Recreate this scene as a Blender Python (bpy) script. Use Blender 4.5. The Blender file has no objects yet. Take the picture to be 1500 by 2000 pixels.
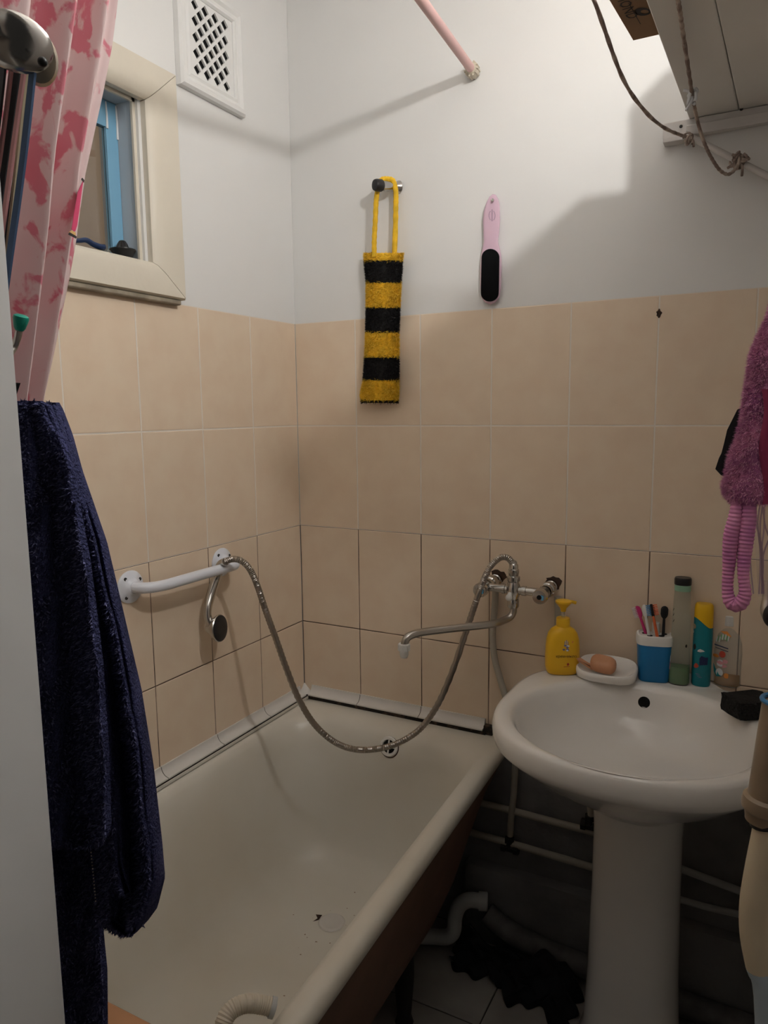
import bpy, math, random
from mathutils import Vector, Matrix
from mathutils.bvhtree import BVHTree

random.seed(7)
C = bpy.context.scene.collection
PI = math.pi
Z0 = 1.43                      # height of the second tile joint above the floor

# ------------------------------------------------------------------ camera
FPX = 1440.7
CAM = Vector((1.2565, -1.8161, 0.0395 + Z0))
YAW, PITCH, ROLL = -0.4907, -0.1356, -0.0108
FW = Vector((math.cos(PITCH) * math.sin(YAW), math.cos(PITCH) * math.cos(YAW), math.sin(PITCH)))
RT = Vector((math.cos(YAW), -math.sin(YAW), 0))
UPV = RT.cross(FW)
RT2 = RT * math.cos(ROLL) + UPV * math.sin(ROLL)
UP2 = -RT * math.sin(ROLL) + UPV * math.cos(ROLL)
cam_d = bpy.data.cameras.new('camera')
cam = bpy.data.objects.new('camera', cam_d)
C.objects.link(cam)
cam.matrix_world = Matrix(((RT2.x, UP2.x, -FW.x, CAM.x), (RT2.y, UP2.y, -FW.y, CAM.y),
                           (RT2.z, UP2.z, -FW.z, CAM.z), (0, 0, 0, 1)))
cam_d.sensor_fit = 'VERTICAL'
cam_d.sensor_height = 24.0
cam_d.lens = FPX / 2000.0 * 24.0
cam_d.clip_start = 0.02
bpy.context.scene.camera = cam

# ------------------------------------------------------------------ light
scene = bpy.context.scene
scene.view_settings.view_transform = 'Standard'
scene.view_settings.look = 'None'
scene.view_settings.gamma = 1
scene.view_settings.use_curve_mapping = False
scene.view_settings.exposure = -0.12
LAMP = Vector((1.23, -0.90, 0.875 + Z0))
LAMP_W = 18.5
w = bpy.data.worlds.new('hall_light')
scene.world = w
w.use_nodes = True
w.node_tree.nodes['Background'].inputs[0].default_value = (1.0, 0.94, 0.87, 1)
w.node_tree.nodes['Background'].inputs[1].default_value = 0.025


# ------------------------------------------------------------------ measuring helpers
def ray(u, v):
    return RT2 * ((u - 750) / FPX) + UP2 * (-(v - 1000) / FPX) + FW


def at_x(u, v, x):
    d = ray(u, v); return CAM + d * ((x - CAM.x) / d.x)


def at_y(u, v, y):
    d = ray(u, v); return CAM + d * ((y - CAM.y) / d.y)


def at_z(u, v, z):
    d = ray(u, v); return CAM + d * ((z - CAM.z) / d.z)


def at_plane(u, v, p, n):
    d = ray(u, v); return CAM + d * ((p - CAM).dot(n) / d.dot(n))


# ------------------------------------------------------------------ materials
def mat(name, col, rough=0.5, metal=0.0, spec=0.5, var=0.0, vscale=8.0, bump=0.0, bscale=60.0,
        sss=0.0, trans=0.0, ior=1.45, coat=0.0, col2=None, detail=4.0, alpha=1.0):
    m = bpy.data.materials.new(name)
    m.use_nodes = True
    nt = m.node_tree
    b = nt.nodes['Principled BSDF']
    b.inputs['Base Color'].default_value = (*col, 1)
    b.inputs['Roughness'].default_value = rough
    b.inputs['Metallic'].default_value = metal
    b.inputs['Specular IOR Level'].default_value = spec
    b.inputs['Transmission Weight'].default_value = trans
    b.inputs['IOR'].default_value = ior
    b.inputs['Coat Weight'].default_value = coat
    b.inputs['Alpha'].default_value = alpha
    if sss:
        b.inputs['Subsurface Weight'].default_value = sss
        b.inputs['Subsurface Radius'].default_value = (0.01, 0.006, 0.004)
    if var or bump:
        tc = nt.nodes.new('ShaderNodeTexCoord')
        if var:
            n = nt.nodes.new('ShaderNodeTexNoise')
            n.inputs['Scale'].default_value = vscale
            n.inputs['Detail'].default_value = detail
            nt.links.new(tc.outputs['Object'], n.inputs['Vector'])
            r = nt.nodes.new('ShaderNodeValToRGB')
            c2 = col2 or tuple(c * (1 - var) for c in col)
            r.color_ramp.elements[0].position = 0.35
            r.color_ramp.elements[1].position = 0.68
            r.color_ramp.elements[0].color = (*c2, 1)
            r.color_ramp.elements[1].color = (*col, 1)
            nt.links.new(n.outputs['Fac'], r.inputs['Fac'])
            nt.links.new(r.outputs['Color'], b.inputs['Base Color'])
        if bump:
            n2 = nt.nodes.new('ShaderNodeTexNoise')
            n2.inputs['Scale'].default_value = bscale
            n2.inputs['Detail'].default_value = 3
            nt.links.new(tc.outputs['Object'], n2.inputs['Vector'])
            bp = nt.nodes.new('ShaderNodeBump')
            bp.inputs['Strength'].default_value = bump
            bp.inputs['Distance'].default_value = 0.01
            nt.links.new(n2.outputs['Fac'], bp.inputs['Height'])
            nt.links.new(bp.outputs['Normal'], b.inputs['Normal'])
    return m


def mat_tile(name, col, col2, rough):
    """mottled ceramic, a little different from tile to tile"""
    m = mat(name, col, rough, var=0.1, vscale=14, col2=col2, detail=6)
    nt = m.node_tree
    b = nt.nodes['Principled BSDF']
    src = b.inputs['Base Color'].links[0].from_socket
    g = nt.nodes.new('ShaderNodeNewGeometry')
    mr = nt.nodes.new('ShaderNodeMapRange')
    mr.inputs['To Min'].default_value = 0.985
    mr.inputs['To Max'].default_value = 1.015
    nt.links.new(g.outputs['Random Per Island'], mr.inputs['Value'])
    mul = nt.nodes.new('ShaderNodeVectorMath'); mul.operation = 'SCALE'
    nt.links.new(src, mul.inputs[0]); nt.links.new(mr.outputs['Result'], mul.inputs['Scale'])
    nt.links.new(mul.outputs['Vector'], b.inputs['Base Color'])
    return m


def mat_two(name, ca, cb, scale, lo, hi, rough=0.6, detail=4.0, stretch=(1, 1, 1), bump=0.0, dist=0.0):
    """two colours split by a noise, for stains, prints and wear"""
    m = bpy.data.materials.new(name)
    m.use_nodes = True
    nt = m.node_tree
    b = nt.nodes['Principled BSDF']
    b.inputs['Roughness'].default_value = rough
    tc = nt.nodes.new('ShaderNodeTexCoord')
    mp = nt.nodes.new('ShaderNodeMapping')
    mp.inputs['Scale'].default_value = stretch
    n = nt.nodes.new('ShaderNodeTexNoise')
    n.inputs['Scale'].default_value = scale
    n.inputs['Detail'].default_value = detail
    n.inputs['Distortion'].default_value = dist
    r = nt.nodes.new('ShaderNodeValToRGB')
    r.color_ramp.elements[0].position = lo
    r.color_ramp.elements[1].position = hi
    r.color_ramp.elements[0].color = (*ca, 1)
    r.color_ramp.elements[1].color = (*cb, 1)
    nt.links.new(tc.outputs['Object'], mp.inputs['Vector'])
    nt.links.new(mp.outputs['Vector'], n.inputs['Vector'])
    nt.links.new(n.outputs['Fac'], r.inputs['Fac'])
    nt.links.new(r.outputs['Color'], b.inputs['Base Color'])
    if bump:
        bp = nt.nodes.new('ShaderNodeBump')
        bp.inputs['Strength'].default_value = bump
        bp.inputs['Distance'].default_value = 0.003
        nt.links.new(n.outputs['Fac'], bp.inputs['Height'])
        nt.links.new(bp.outputs['Normal'], b.inputs['Normal'])
    return m


M = {}
M['plaster'] = mat('white_wall_paint', (0.80, 0.795, 0.78), 0.62, var=0.03, vscale=3, bump=0.10, bscale=18)
M['ceiling'] = mat('ceiling_paint', (0.82, 0.81, 0.79), 0.8)
M['grey_wall'] = mat('bare_grey_plaster', (0.30, 0.29, 0.285), 0.9, var=0.3, vscale=7, bump=0.3, bscale=30)
M['tile'] = mat_tile('beige_wall_tile', (0.80, 0.655, 0.50), (0.765, 0.605, 0.455), 0.36)
M['grout'] = mat('cream_grout', (0.80, 0.73, 0.65), 0.85)
M['grout_dark'] = mat_two('mouldy_grout', (0.055, 0.028, 0.016), (0.36, 0.25, 0.18), 9, 0.42, 0.66, 0.9)
M['floor_tile'] = mat_tile('grey_floor_tile', (0.36, 0.335, 0.305), (0.31, 0.285, 0.26), 0.35)
M['floor_grout'] = mat('dark_floor_grout', (0.05, 0.045, 0.04), 0.9)
M['trim_white'] = mat('white_trim_ceramic', (0.72, 0.69, 0.65), 0.25, var=0.06, vscale=10)
M['mould'] = mat_two('black_mould', (0.012, 0.009, 0.007), (0.10, 0.06, 0.04), 60, 0.5, 0.75, 0.9)
M['enamel'] = mat('bath_enamel', (0.73, 0.70, 0.63), 0.30, var=0.07, vscale=2.6, col2=(0.66, 0.61, 0.52))
M['rust'] = mat_two('rust', (0.07, 0.032, 0.018), (0.04, 0.02, 0.012), 50, 0.4, 0.6, 0.8)
M['iron'] = mat('painted_cast_iron', (0.24, 0.135, 0.09), 0.75, var=0.3, vscale=5)
M['dark_iron'] = mat('black_iron', (0.03, 0.028, 0.026), 0.7)
M['chrome'] = mat('chrome', (0.62, 0.60, 0.57), 0.16, 1.0, var=0.25, vscale=30)
M['steel'] = mat('dull_steel', (0.46, 0.44, 0.41), 0.28, 1.0)
M['hose_steel'] = mat('dark_steel_hose', (0.36, 0.33, 0.30), 0.32, 1.0)
M['black_rubber'] = mat('black_rubber', (0.012, 0.012, 0.013), 0.45)
M['black'] = mat('black_void', (0.004, 0.004, 0.004), 0.9)
M['white_metal'] = mat('white_enamelled_tube', (0.74, 0.76, 0.82), 0.3)
M['white_plastic'] = mat('white_plastic', (0.78, 0.77, 0.74), 0.4)
M['cream_plastic'] = mat('cream_plastic', (0.62, 0.55, 0.44), 0.45)
M['pvc'] = mat('grey_white_pvc', (0.50, 0.50, 0.49), 0.5)
M['hose_white'] = mat('off_white_pipe', (0.44, 0.40, 0.335), 0.5)
M['porcelain'] = mat('white_porcelain', (0.84, 0.81, 0.77), 0.13, coat=0.3)
M['cream_wood'] = mat('cream_painted_wood', (0.74, 0.68, 0.57), 0.42, var=0.07, vscale=6, bump=0.06, bscale=40)
M['cream_dirty'] = mat('dirty_cream_edge', (0.40, 0.34, 0.26), 0.6, var=0.4, vscale=25)
M['blue_paint'] = mat('light_blue_paint', (0.20, 0.42, 0.60), 0.4)
M['grey_blue'] = mat('grey_blue_reveal', (0.50, 0.55, 0.60), 0.5)
M['glass'] = mat('window_glass', (0.9, 0.92, 0.92), 0.02, trans=1.0, ior=1.45)
M['kitchen'] = mat('tan_room_wall', (0.60, 0.52, 0.44), 0.8)
M['pink_rod'] = mat('pink_painted_rod', (0.72, 0.46, 0.44), 0.45)
M['shelf'] = mat('painted_shelf_board', (0.78, 0.76, 0.72), 0.6, var=0.06, vscale=5)
M['batten'] = mat('painted_batten', (0.66, 0.63, 0.61), 0.5, var=0.08, vscale=14)
M['cardboard'] = mat('brown_cardboard', (0.28, 0.165, 0.085), 0.85, var=0.1, vscale=20)
M['ink'] = mat('dark_print', (0.035, 0.028, 0.026), 0.8)
M['rope'] = mat_two('dirty_cotton_cord', (0.22, 0.16, 0.135), (0.48, 0.39, 0.33), 40, 0.42, 0.62, 0.9)
M['rag'] = mat('white_rag', (0.75, 0.76, 0.78), 0.9)
M['yellow_yarn'] = mat('yellow_yarn', (0.95, 0.57, 0.025), 0.8, var=0.3, vscale=45)
M['yellow_yarn_light'] = mat('yellow_yarn_tips', (1.0, 0.70, 0.08), 0.8)
M['black_yarn'] = mat('black_yarn', (0.008, 0.007, 0.008), 0.85)
M['pink_yarn'] = mat('pink_yarn', (0.76, 0.32, 0.50), 0.8, var=0.35, vscale=30, col2=(0.56, 0.19, 0.42))
M['pink_yarn_light'] = mat('pink_yarn_tips', (0.86, 0.46, 0.63), 0.75)
M['magenta'] = mat('dark_magenta_cloth', (0.22, 0.02, 0.07), 0.85)
M['pink_plastic'] = mat('pale_pink_plastic', (0.72, 0.50, 0.62), 0.16, coat=0.5)
M['pad'] = mat('black_abrasive', (0.006, 0.006, 0.007), 0.95, spec=0.1)
M['curtain'] = mat_two('pink_printed_curtain', (0.62, 0.19, 0.24), (0.72, 0.55, 0.54), 34, 0.425, 0.475, 0.5, 12.0, (1, 1.6, 0.85), 0.0, 0.5)
M['curtain_red'] = mat('magenta_curtain_print', (0.62, 0.05, 0.14), 0.5)
M['curtain_gold'] = mat('gold_print_outline', (0.70, 0.42, 0.15), 0.5)
M['navy'] = mat('navy_terry', (0.085, 0.092, 0.215), 0.95, spec=0.05, var=0.3, vscale=30, bump=1.0, bscale=420)
M['navy_tip'] = mat('navy_terry_tips', (0.15, 0.155, 0.30), 0.95, spec=0.05)
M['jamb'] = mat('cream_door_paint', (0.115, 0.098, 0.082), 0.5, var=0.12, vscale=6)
M['green'] = mat('green_plastic', (0.005, 0.30, 0.22), 0.35)
M['strap_black'] = mat('black_strap', (0.012, 0.012, 0.016), 0.7)
M['strap_blue'] = mat('blue_strap', (0.05, 0.10, 0.20), 0.7)
M['strap_pink'] = mat('pink_strap', (0.50, 0.24, 0.24), 0.7)
M['strap_tan'] = mat('tan_strap', (0.42, 0.36, 0.24), 0.7)
M['yellow_plastic'] = mat('yellow_plastic', (0.86, 0.50, 0.02), 0.35, sss=0.1)
M['print_blue'] = mat('violet_blue_print', (0.20, 0.19, 0.36), 0.5)
M['print_white'] = mat('white_print', (0.8, 0.8, 0.8), 0.5)
M['print_red'] = mat('red_print', (0.50, 0.06, 0.03), 0.5)
M['print_orange'] = mat('orange_print', (0.80, 0.30, 0.06), 0.5)
M['print_brown'] = mat('brown_print', (0.12, 0.06, 0.02), 0.5)
M['print_green'] = mat('green_print', (0.22, 0.45, 0.22), 0.5)
M['print_teal'] = mat('teal_print', (0.02, 0.30, 0.32), 0.5)
M['print_pink'] = mat('rose_print', (0.75, 0.35, 0.38), 0.5)
M['soap'] = mat('orange_soap', (0.64, 0.32, 0.175), 0.45, sss=0.2, var=0.1, vscale=30)
M['blue_plastic'] = mat('bright_blue_plastic', (0.005, 0.17, 0.42), 0.4)
M['magenta_plastic'] = mat('magenta_plastic', (0.62, 0.04, 0.20), 0.35)
M['orange_plastic'] = mat('orange_plastic', (0.70, 0.14, 0.04), 0.4)
M['black_plastic'] = mat('black_plastic', (0.012, 0.012, 0.014), 0.3)
M['bristle'] = mat('white_bristle', (0.80, 0.70, 0.70), 0.6)
M['blue_bristle'] = mat('blue_bristle', (0.12, 0.30, 0.55), 0.6)
M['clear'] = mat('clear_bottle', (0.86, 0.90, 0.85), 0.12, trans=0.88, ior=1.2)
M['frosted'] = mat('frosted_bottle', (0.90, 0.91, 0.87), 0.22, trans=0.78, ior=1.12)
M['green_liquid'] = mat('green_liquid', (0.10, 0.26, 0.07), 0.15, sss=0.2)
M['green_clear'] = mat('pale_green_plastic', (0.28, 0.48, 0.34), 0.3)
M['amber'] = mat('amber_liquid', (0.52, 0.24, 0.03), 0.15, sss=0.2)
M['teal'] = mat('teal_plastic', (0.004, 0.20, 0.25), 0.3)
M['navy_print'] = mat('navy_print', (0.008, 0.02, 0.09), 0.3)
M['cap_yellow'] = mat('cap_yellow', (0.85, 0.50, 0.012), 0.35)
M['sponge'] = mat('black_sponge', (0.010, 0.010, 0.010), 0.95, bump=0.8, bscale=160)
M['pipe_tan'] = mat('tan_plastic_pipe', (0.34, 0.25, 0.165), 0.35, var=0.1, vscale=10)
M['pipe_cream'] = mat('cream_painted_pipe', (0.78, 0.66, 0.47), 0.4, var=0.16, vscale=9)
M['pipe_blue'] = mat('pale_blue_pipe', (0.52, 0.62, 0.70), 0.4, var=0.1, vscale=9)
M['blue_ring'] = mat('blue_plastic_ring', (0.04, 0.20, 0.42), 0.4)
M['black_cloth'] = mat('black_cloth', (0.006, 0.006, 0.008), 0.9)
M['wood_board'] = mat('varnished_board', (0.50, 0.255, 0.13), 0.5, var=0.2, vscale=8)
M['mesh_lilac'] = mat('lilac_mesh', (0.62, 0.45, 0.56), 0.6, alpha=0.5)


# ------------------------------------------------------------------ mesh builder
class MB:
    def __init__(self):
        self.v = []; self.f = []; self.m = []

    def add(self, vs, fs, mi=0):
        o = len(self.v)
        self.v += [Vector(p) for p in vs]
        for f in fs:
            self.f.append([i + o for i in f]); self.m.append(mi)
        return o

    def box(self, a, b, mi=0):
        x0, y0, z0 = a; x1, y1, z1 = b
        x0, x1 = min(x0, x1), max(x0, x1); y0, y1 = min(y0, y1), max(y0, y1); z0, z1 = min(z0, z1), max(z0, z1)
        self.add([(x0, y0, z0), (x1, y0, z0), (x1, y1, z0), (x0, y1, z0),
                  (x0, y0, z1), (x1, y0, z1), (x1, y1, z1), (x0, y1, z1)],
                 [(0, 3, 2, 1), (4, 5, 6, 7), (0, 1, 5, 4), (1, 2, 6, 5), (2, 3, 7, 6), (3, 0, 4, 7)], mi)
        return self

    def obox(self, c, ax, ay, az, mi=0):
        c = Vector(c); P = []
        for k in (-1, 1):
            for i, j in ((-1, -1), (1, -1), (1, 1), (-1, 1)):
                P.append(c + ax * i + ay * j + az * k)
        self.add(P, [(0, 3, 2, 1), (4, 5, 6, 7), (0, 1, 5, 4), (1, 2, 6, 5), (2, 3, 7, 6), (3, 0, 4, 7)], mi)
        return self

    def loft(self, loops, closed=True, cap0=False, cap1=False, mi=0):
        n = len(loops[0]); vs = [p for L in loops for p in L]; fs = []
        for k in range(len(loops) - 1):
            for i in range(n if closed else n - 1):
                j = (i + 1) % n
                fs.append((k * n + i, k * n + j, (k + 1) * n + j, (k + 1) * n + i))
        if cap0: fs.append(tuple(reversed(range(n))))
        if cap1: fs.append(tuple((len(loops) - 1) * n + i for i in range(n)))
        self.add(vs, fs, mi)
        return self

    def lathe(self, o, d, prof, n=24, mi=0, caps=True):
        o = Vector(o); d = Vector(d).normalized()
        a = d.orthogonal().normalized(); b = d.cross(a)
        loops = [[o + d * h + (a * math.cos(2 * PI * i / n) + b * math.sin(2 * PI * i / n)) * max(r, 1e-5)
                  for i in range(n)] for r, h in prof]
        return self.loft(loops, True, caps, caps, mi)

    def tube(self, pts, r, n=12, mi=0, caps=True, sub=0, flat=1.0, flatdir=None, corr=0.0, pitch=0.003):
        pts = [Vector(p) for p in pts]
        if sub: pts = spline(pts, sub)
        m = len(pts)
        rad = r if callable(r) else (lambda t: r)
        tang = [(pts[min(i + 1, m - 1)] - pts[max(i - 1, 0)]).normalized() for i in range(m)]
        a = tang[0].orthogonal().normalized()
        if flatdir is not None:
            a = (Vector(flatdir) - tang[0] * Vector(flatdir).dot(tang[0])).normalized()
        loops = []; L = 0.0
        for i in range(m):
            if flatdir is not None: a = Vector(flatdir)
            a = (a - tang[i] * a.dot(tang[i])).normalized()
            b = tang[i].cross(a)
            if i: L += (pts[i] - pts[i - 1]).length
            rr = rad(i / (m - 1)) + corr * math.sin(2 * PI * L / pitch)
            loops.append([pts[i] + (a * math.cos(2 * PI * k / n) + b * flat * math.sin(2 * PI * k / n)) * rr for k in range(n)])
        return self.loft(loops, True, caps, caps, mi)

    def prism(self, outline, axis, mi=0):
        """outline: 3D points in a plane; extruded by the vector axis"""
        axis = Vector(axis)
        A = [Vector(p) for p in outline]; B = [p + axis for p in A]
        return self.loft([A, B], True, True, True, mi)

    def grid(self, fn, nu, nv, mi=0):
        vs = [fn(i / nu, j / nv) for j in range(nv + 1) for i in range(nu + 1)]
        fs = [(j * (nu + 1) + i, j * (nu + 1) + i + 1, (j + 1) * (nu + 1) + i + 1, (j + 1) * (nu + 1) + i)
              for j in range(nv) for i in range(nu)]
        self.add(vs, fs, mi)
        return self

    def spike(self, p, d, length, width, mi=0):
        s = d.cross(Vector((random.uniform(-1, 1), random.uniform(-1, 1), random.uniform(-1, 1))))
        if s.length < 1e-6: return
        s.normalize()
        self.add([p - s * width, p + s * width, p + d * length], [(0, 1, 2)], mi)

    def ball(self, c, r, mi=0, n=14, sc=(1, 1, 1)):
        c = Vector(c)
        loops = []
        for j in range(1, n):
            t = PI * j / n
            loops.append([c + Vector((math.sin(t) * math.cos(2 * PI * i / n) * r * sc[0],
                                      math.sin(t) * math.sin(2 * PI * i / n) * r * sc[1], -math.cos(t) * r * sc[2])) for i in range(n)])
        return self.loft(loops, True, True, True, mi)

    def bvh(self):
        return BVHTree.FromPolygons(self.v, self.f)

    def hit(self, u, v):
        d = ray(u, v).normalized()
        loc, nor, i, dist = self.bvh().ray_cast(CAM, d)
        if loc is None: return None
        if nor.dot(d) > 0: nor = -nor
        return loc, nor

    def build(self, name, mats, parent=None, loc=None, smooth=True, bevel=0, subsurf=0, angle=35, segs=2, fix=True):
        me = bpy.data.meshes.new(name)
        if parent is not None:
            base = parent['_w'] if '_w' in parent else (0, 0, 0)
            base = Vector(base)
        else:
            base = Vector(loc) if loc is not None else Vector((0, 0, 0))
        me.from_pydata([tuple(p - base) for p in self.v], [], self.f)
        if not isinstance(mats, (list, tuple)): mats = [mats]
        for mm in mats: me.materials.append(mm)
        me.polygons.foreach_set('material_index', self.m)
        if fix:
            import bmesh
            bm = bmesh.new(); bm.from_mesh(me)
            bmesh.ops.recalc_face_normals(bm, faces=bm.faces)
            bm.to_mesh(me); bm.free()
        if smooth:
            me.polygons.foreach_set('use_smooth', [True] * len(me.polygons))
            me.set_sharp_from_angle(angle=math.radians(angle))
        me.update()
        o = bpy.data.objects.new(name, me)
        C.objects.link(o)
        if parent is not None: o.parent = parent
        else:
            o.location = base
        o['_w'] = tuple(base)
        if bevel:
            b = o.modifiers.new('bevel', 'BEVEL'); b.width = bevel; b.segments = segs
            b.limit_method = 'ANGLE'; b.angle_limit = math.radians(40)
        if subsurf:
            s = o.modifiers.new('smooth', 'SUBSURF'); s.levels = subsurf; s.render_levels = subsurf
        return o


def spline(P, sub):
    out = []
    n = len(P)
    for i in range(n - 1):
        p0 = P[max(i - 1, 0)]; p1 = P[i]; p2 = P[i + 1]; p3 = P[min(i + 2, n - 1)]
        for k in range(sub):
            t = k / sub
            out.append(0.5 * ((2 * p1) + (p2 - p0) * t + (2 * p0 - 5 * p1 + 4 * p2 - p3) * t * t + (3 * p1 - p0 - 3 * p2 + p3) * t ** 3))
    out.append(P[-1].copy())
    return out


def lerp(a, b, t): return a + (b - a) * t


def interp(rows, v):
    """rows: sorted tuples (v, a, b, ...) -> interpolated (a, b, ...)"""
    if v <= rows[0][0]: return rows[0][1:]
    for i in range(len(rows) - 1):
        if rows[i][0] <= v <= rows[i + 1][0]:
            t = (v - rows[i][0]) / (rows[i + 1][0] - rows[i][0])
            return tuple(lerp(p, q, t) for p, q in zip(rows[i][1:], rows[i + 1][1:]))
    return rows[-1][1:]


def superellipse(cx, cy, z, a, b, n=2.5, k=32, rot=0.0):
    out = []
    for i in range(k):
        t = 2 * PI * i / k
        c, s = math.cos(t), math.sin(t)
        x = a * math.copysign(abs(c) ** (2 / n), c); y = b * math.copysign(abs(s) ** (2 / n), s)
        out.append(Vector((cx + x * math.cos(rot) - y * math.sin(rot), cy + x * math.sin(rot) + y * math.cos(rot), z)))
    return out


def rrect(x0, x1, y0, y1, r, z, k=8):
    out = []
    for (cx, cy, a0) in ((x1 - r, y1 - r, 0), (x0 + r, y1 - r, 90), (x0 + r, y0 + r, 180), (x1 - r, y0 + r, 270)):
        for i in range(k + 1):
            a = math.radians(a0 + 90 * i / k)
            out.append(Vector((cx + r * math.cos(a), cy + r * math.sin(a), z)))
    return out


def thing(name, label, cat, loc, group=None):
    o = bpy.data.objects.new(name, None)
    o.empty_display_size = 0.05
    C.objects.link(o)
    o.location = loc; o['_w'] = tuple(loc)
    o['label'] = label; o['category'] = cat
    if group: o['group'] = group
    return o


def tag(o, label, cat, group=None, kind=None):
    o['label'] = label; o['category'] = cat
    if group: o['group'] = group
    if kind: o['kind'] = kind
    return o


def struct(o, label=None, cat=None):
    o['kind'] = 'structure'
    if label: o['label'] = label
    if cat: o['category'] = cat
    return o


def text_mesh(mb, body, origin, xdir, ydir, size, mi=0):
    """lettering laid flat at origin (centre) with the given directions"""
    cu = bpy.data.curves.new('lettering', 'FONT')
    cu.body = body; cu.size = 1.0; cu.align_x = 'CENTER'; cu.align_y = 'CENTER'; cu.resolution_u = 2
    ob = bpy.data.objects.new('lettering', cu)
    C.objects.link(ob)
    bpy.context.view_layer.update()
    dg = bpy.context.evaluated_depsgraph_get()
    me = bpy.data.meshes.new_from_object(ob.evaluated_get(dg))
    vs = [Vector(origin) + xdir * v.co.x * size + ydir * v.co.y * size for v in me.vertices]
    fs = [tuple(p.vertices) for p in me.polygons]
    mb.add(vs, fs, mi)
    bpy.data.objects.remove(ob); bpy.data.curves.remove(cu); bpy.data.meshes.remove(me)


def build_prints(mb, names, mats, parent):
    for k, (nm, mm) in enumerate(zip(names, mats)):
        sub = MB()
        idx = [i for i, m_ in enumerate(mb.m) if m_ == k]
        if not idx: continue
        if len(idx) <= 6:
            for i in idx:
                one = MB(); one.add([mb.v[j] for j in mb.f[i]], [tuple(range(len(mb.f[i])))])
                one.build(nm, mm, parent, smooth=False, fix=False)
            continue
        for i in idx:
            sub.add([mb.v[j] for j in mb.f[i]], [tuple(range(len(mb.f[i])))])
        sub.build(nm, mm, parent, smooth=False, fix=False)


def frame_on(n):
    """in-surface right and up directions for a surface of normal n"""
    x = Vector((0, 0, 1)).cross(n)
    x = x.normalized() if x.length > 1e-4 else Vector((1, 0, 0))
    return x, n.cross(x).normalized()


def decal(mb, surf, u, v, poly, scale, mi=0, lift=0.0006):
    """a small printed shape lying on a surface: poly in px-like units about the spot"""
    h = surf.hit(u, v)
    if not h: return
    p, n = h; x, y = frame_on(n)
    mb.add([p + n * lift + x * a * scale + y * b * scale for a, b in poly], [tuple(range(len(poly)))], mi)


def blob(nv, ra, rb, jag=0.0, ph=0.0):
    return [((ra * (1 + jag * random.uniform(-1, 1))) * math.cos(2 * PI * i / nv + ph),
             (rb * (1 + jag * random.uniform(-1, 1))) * math.sin(2 * PI * i / nv + ph)) for i in range(nv)]


# ================================================================== SETTING
XR, YF, CEIL = 1.36, -1.50, 2.62
TH, TW = 0.2967, 0.2
TOPZ = Z0 + 0.2936
ROWS = [(Z0, TOPZ), (Z0 - TH, Z0), (Z0 - 2 * TH, Z0 - TH), (Z0 - 3 * TH, Z0 - 2 * TH)]
G = 0.0013


def slab(mb, place, u0, u1, v0, v1, d=0.0022, c=0.0014, mi=0):
    """one ceramic tile with a chamfered edge; place(u, v, h) gives 3D (h out of the wall)"""
    a = [(u0, v0), (u1, v0), (u1, v1), (u0, v1)]
    b = [(u0 + c, v0 + c), (u1 - c, v0 + c), (u1 - c, v1 - c), (u0 + c, v1 - c)]
    lo = [place(u, v, -d) for u, v in a]; mid = [place(u, v, -0.0008) for u, v in a]; top = [place(u, v, 0) for u, v in b]
    mb.loft([lo, mid, top], True, False, True, mi)


# ---- floor
mb = MB()
mb.box((-.12, -2.6, -0.06), (XR + 0.5, 0.14, -0.003), 1)
fx0, fy0, fs = 0.695, -0.31, 0.333
for i in range(-3, 5):
    for j in range(-8, 2):
        x0, x1 = max(fx0 + i * fs + .002, 0), min(fx0 + (i + 1) * fs - .002, XR + .5)
        y0, y1 = max(fy0 + j * fs + .002, -2.6), min(fy0 + (j + 1) * fs - .002, 0)
        if x1 - x0 > .01 and y1 - y0 > .01:
            slab(mb, lambda u, v, h: Vector((u, v, h)), x0, x1, y0, y1, 0.004, 0.0015, 0)
struct(mb.build('floor', [M['floor_tile'], M['floor_grout']], angle=12))

# ---- back wall: grey plaster below, tiles, white paint above
mb = MB()
mb.box((-.12, 0.0022, 0), (XR + .12, .14, CEIL), 2)
mb.box((0, 0.0005, TOPZ), (XR, .0022, CEIL), 0)
mb.box((0, 0.0006, Z0 - TH), (XR, .0022, TOPZ), 3)
mb.box((0, 0.0012, ROWS[3][0]), (XR, .0022, Z0 - TH), 4)
cols = [0, .2009] + [.2009 + TW * k for k in range(1, 7)]
for z0, z1 in ROWS:
    for i in range(len(cols) - 1):
        x0, x1 = cols[i] + G, min(cols[i + 1] - G, XR)
        if x1 - x0 > .01:
            slab(mb, lambda u, v, h: Vector((u, -h, v)), x0, x1, z0 + G, z1 - G, mi=1)
mb.box((0.55, -0.035, 0.0), (XR, 0.0022, 0.222), 2)
struct(mb.build('wall_back', [M['plaster'], M['tile'], M['grey_wall'], M['grout'], M['grout_dark']], angle=12))

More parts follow.
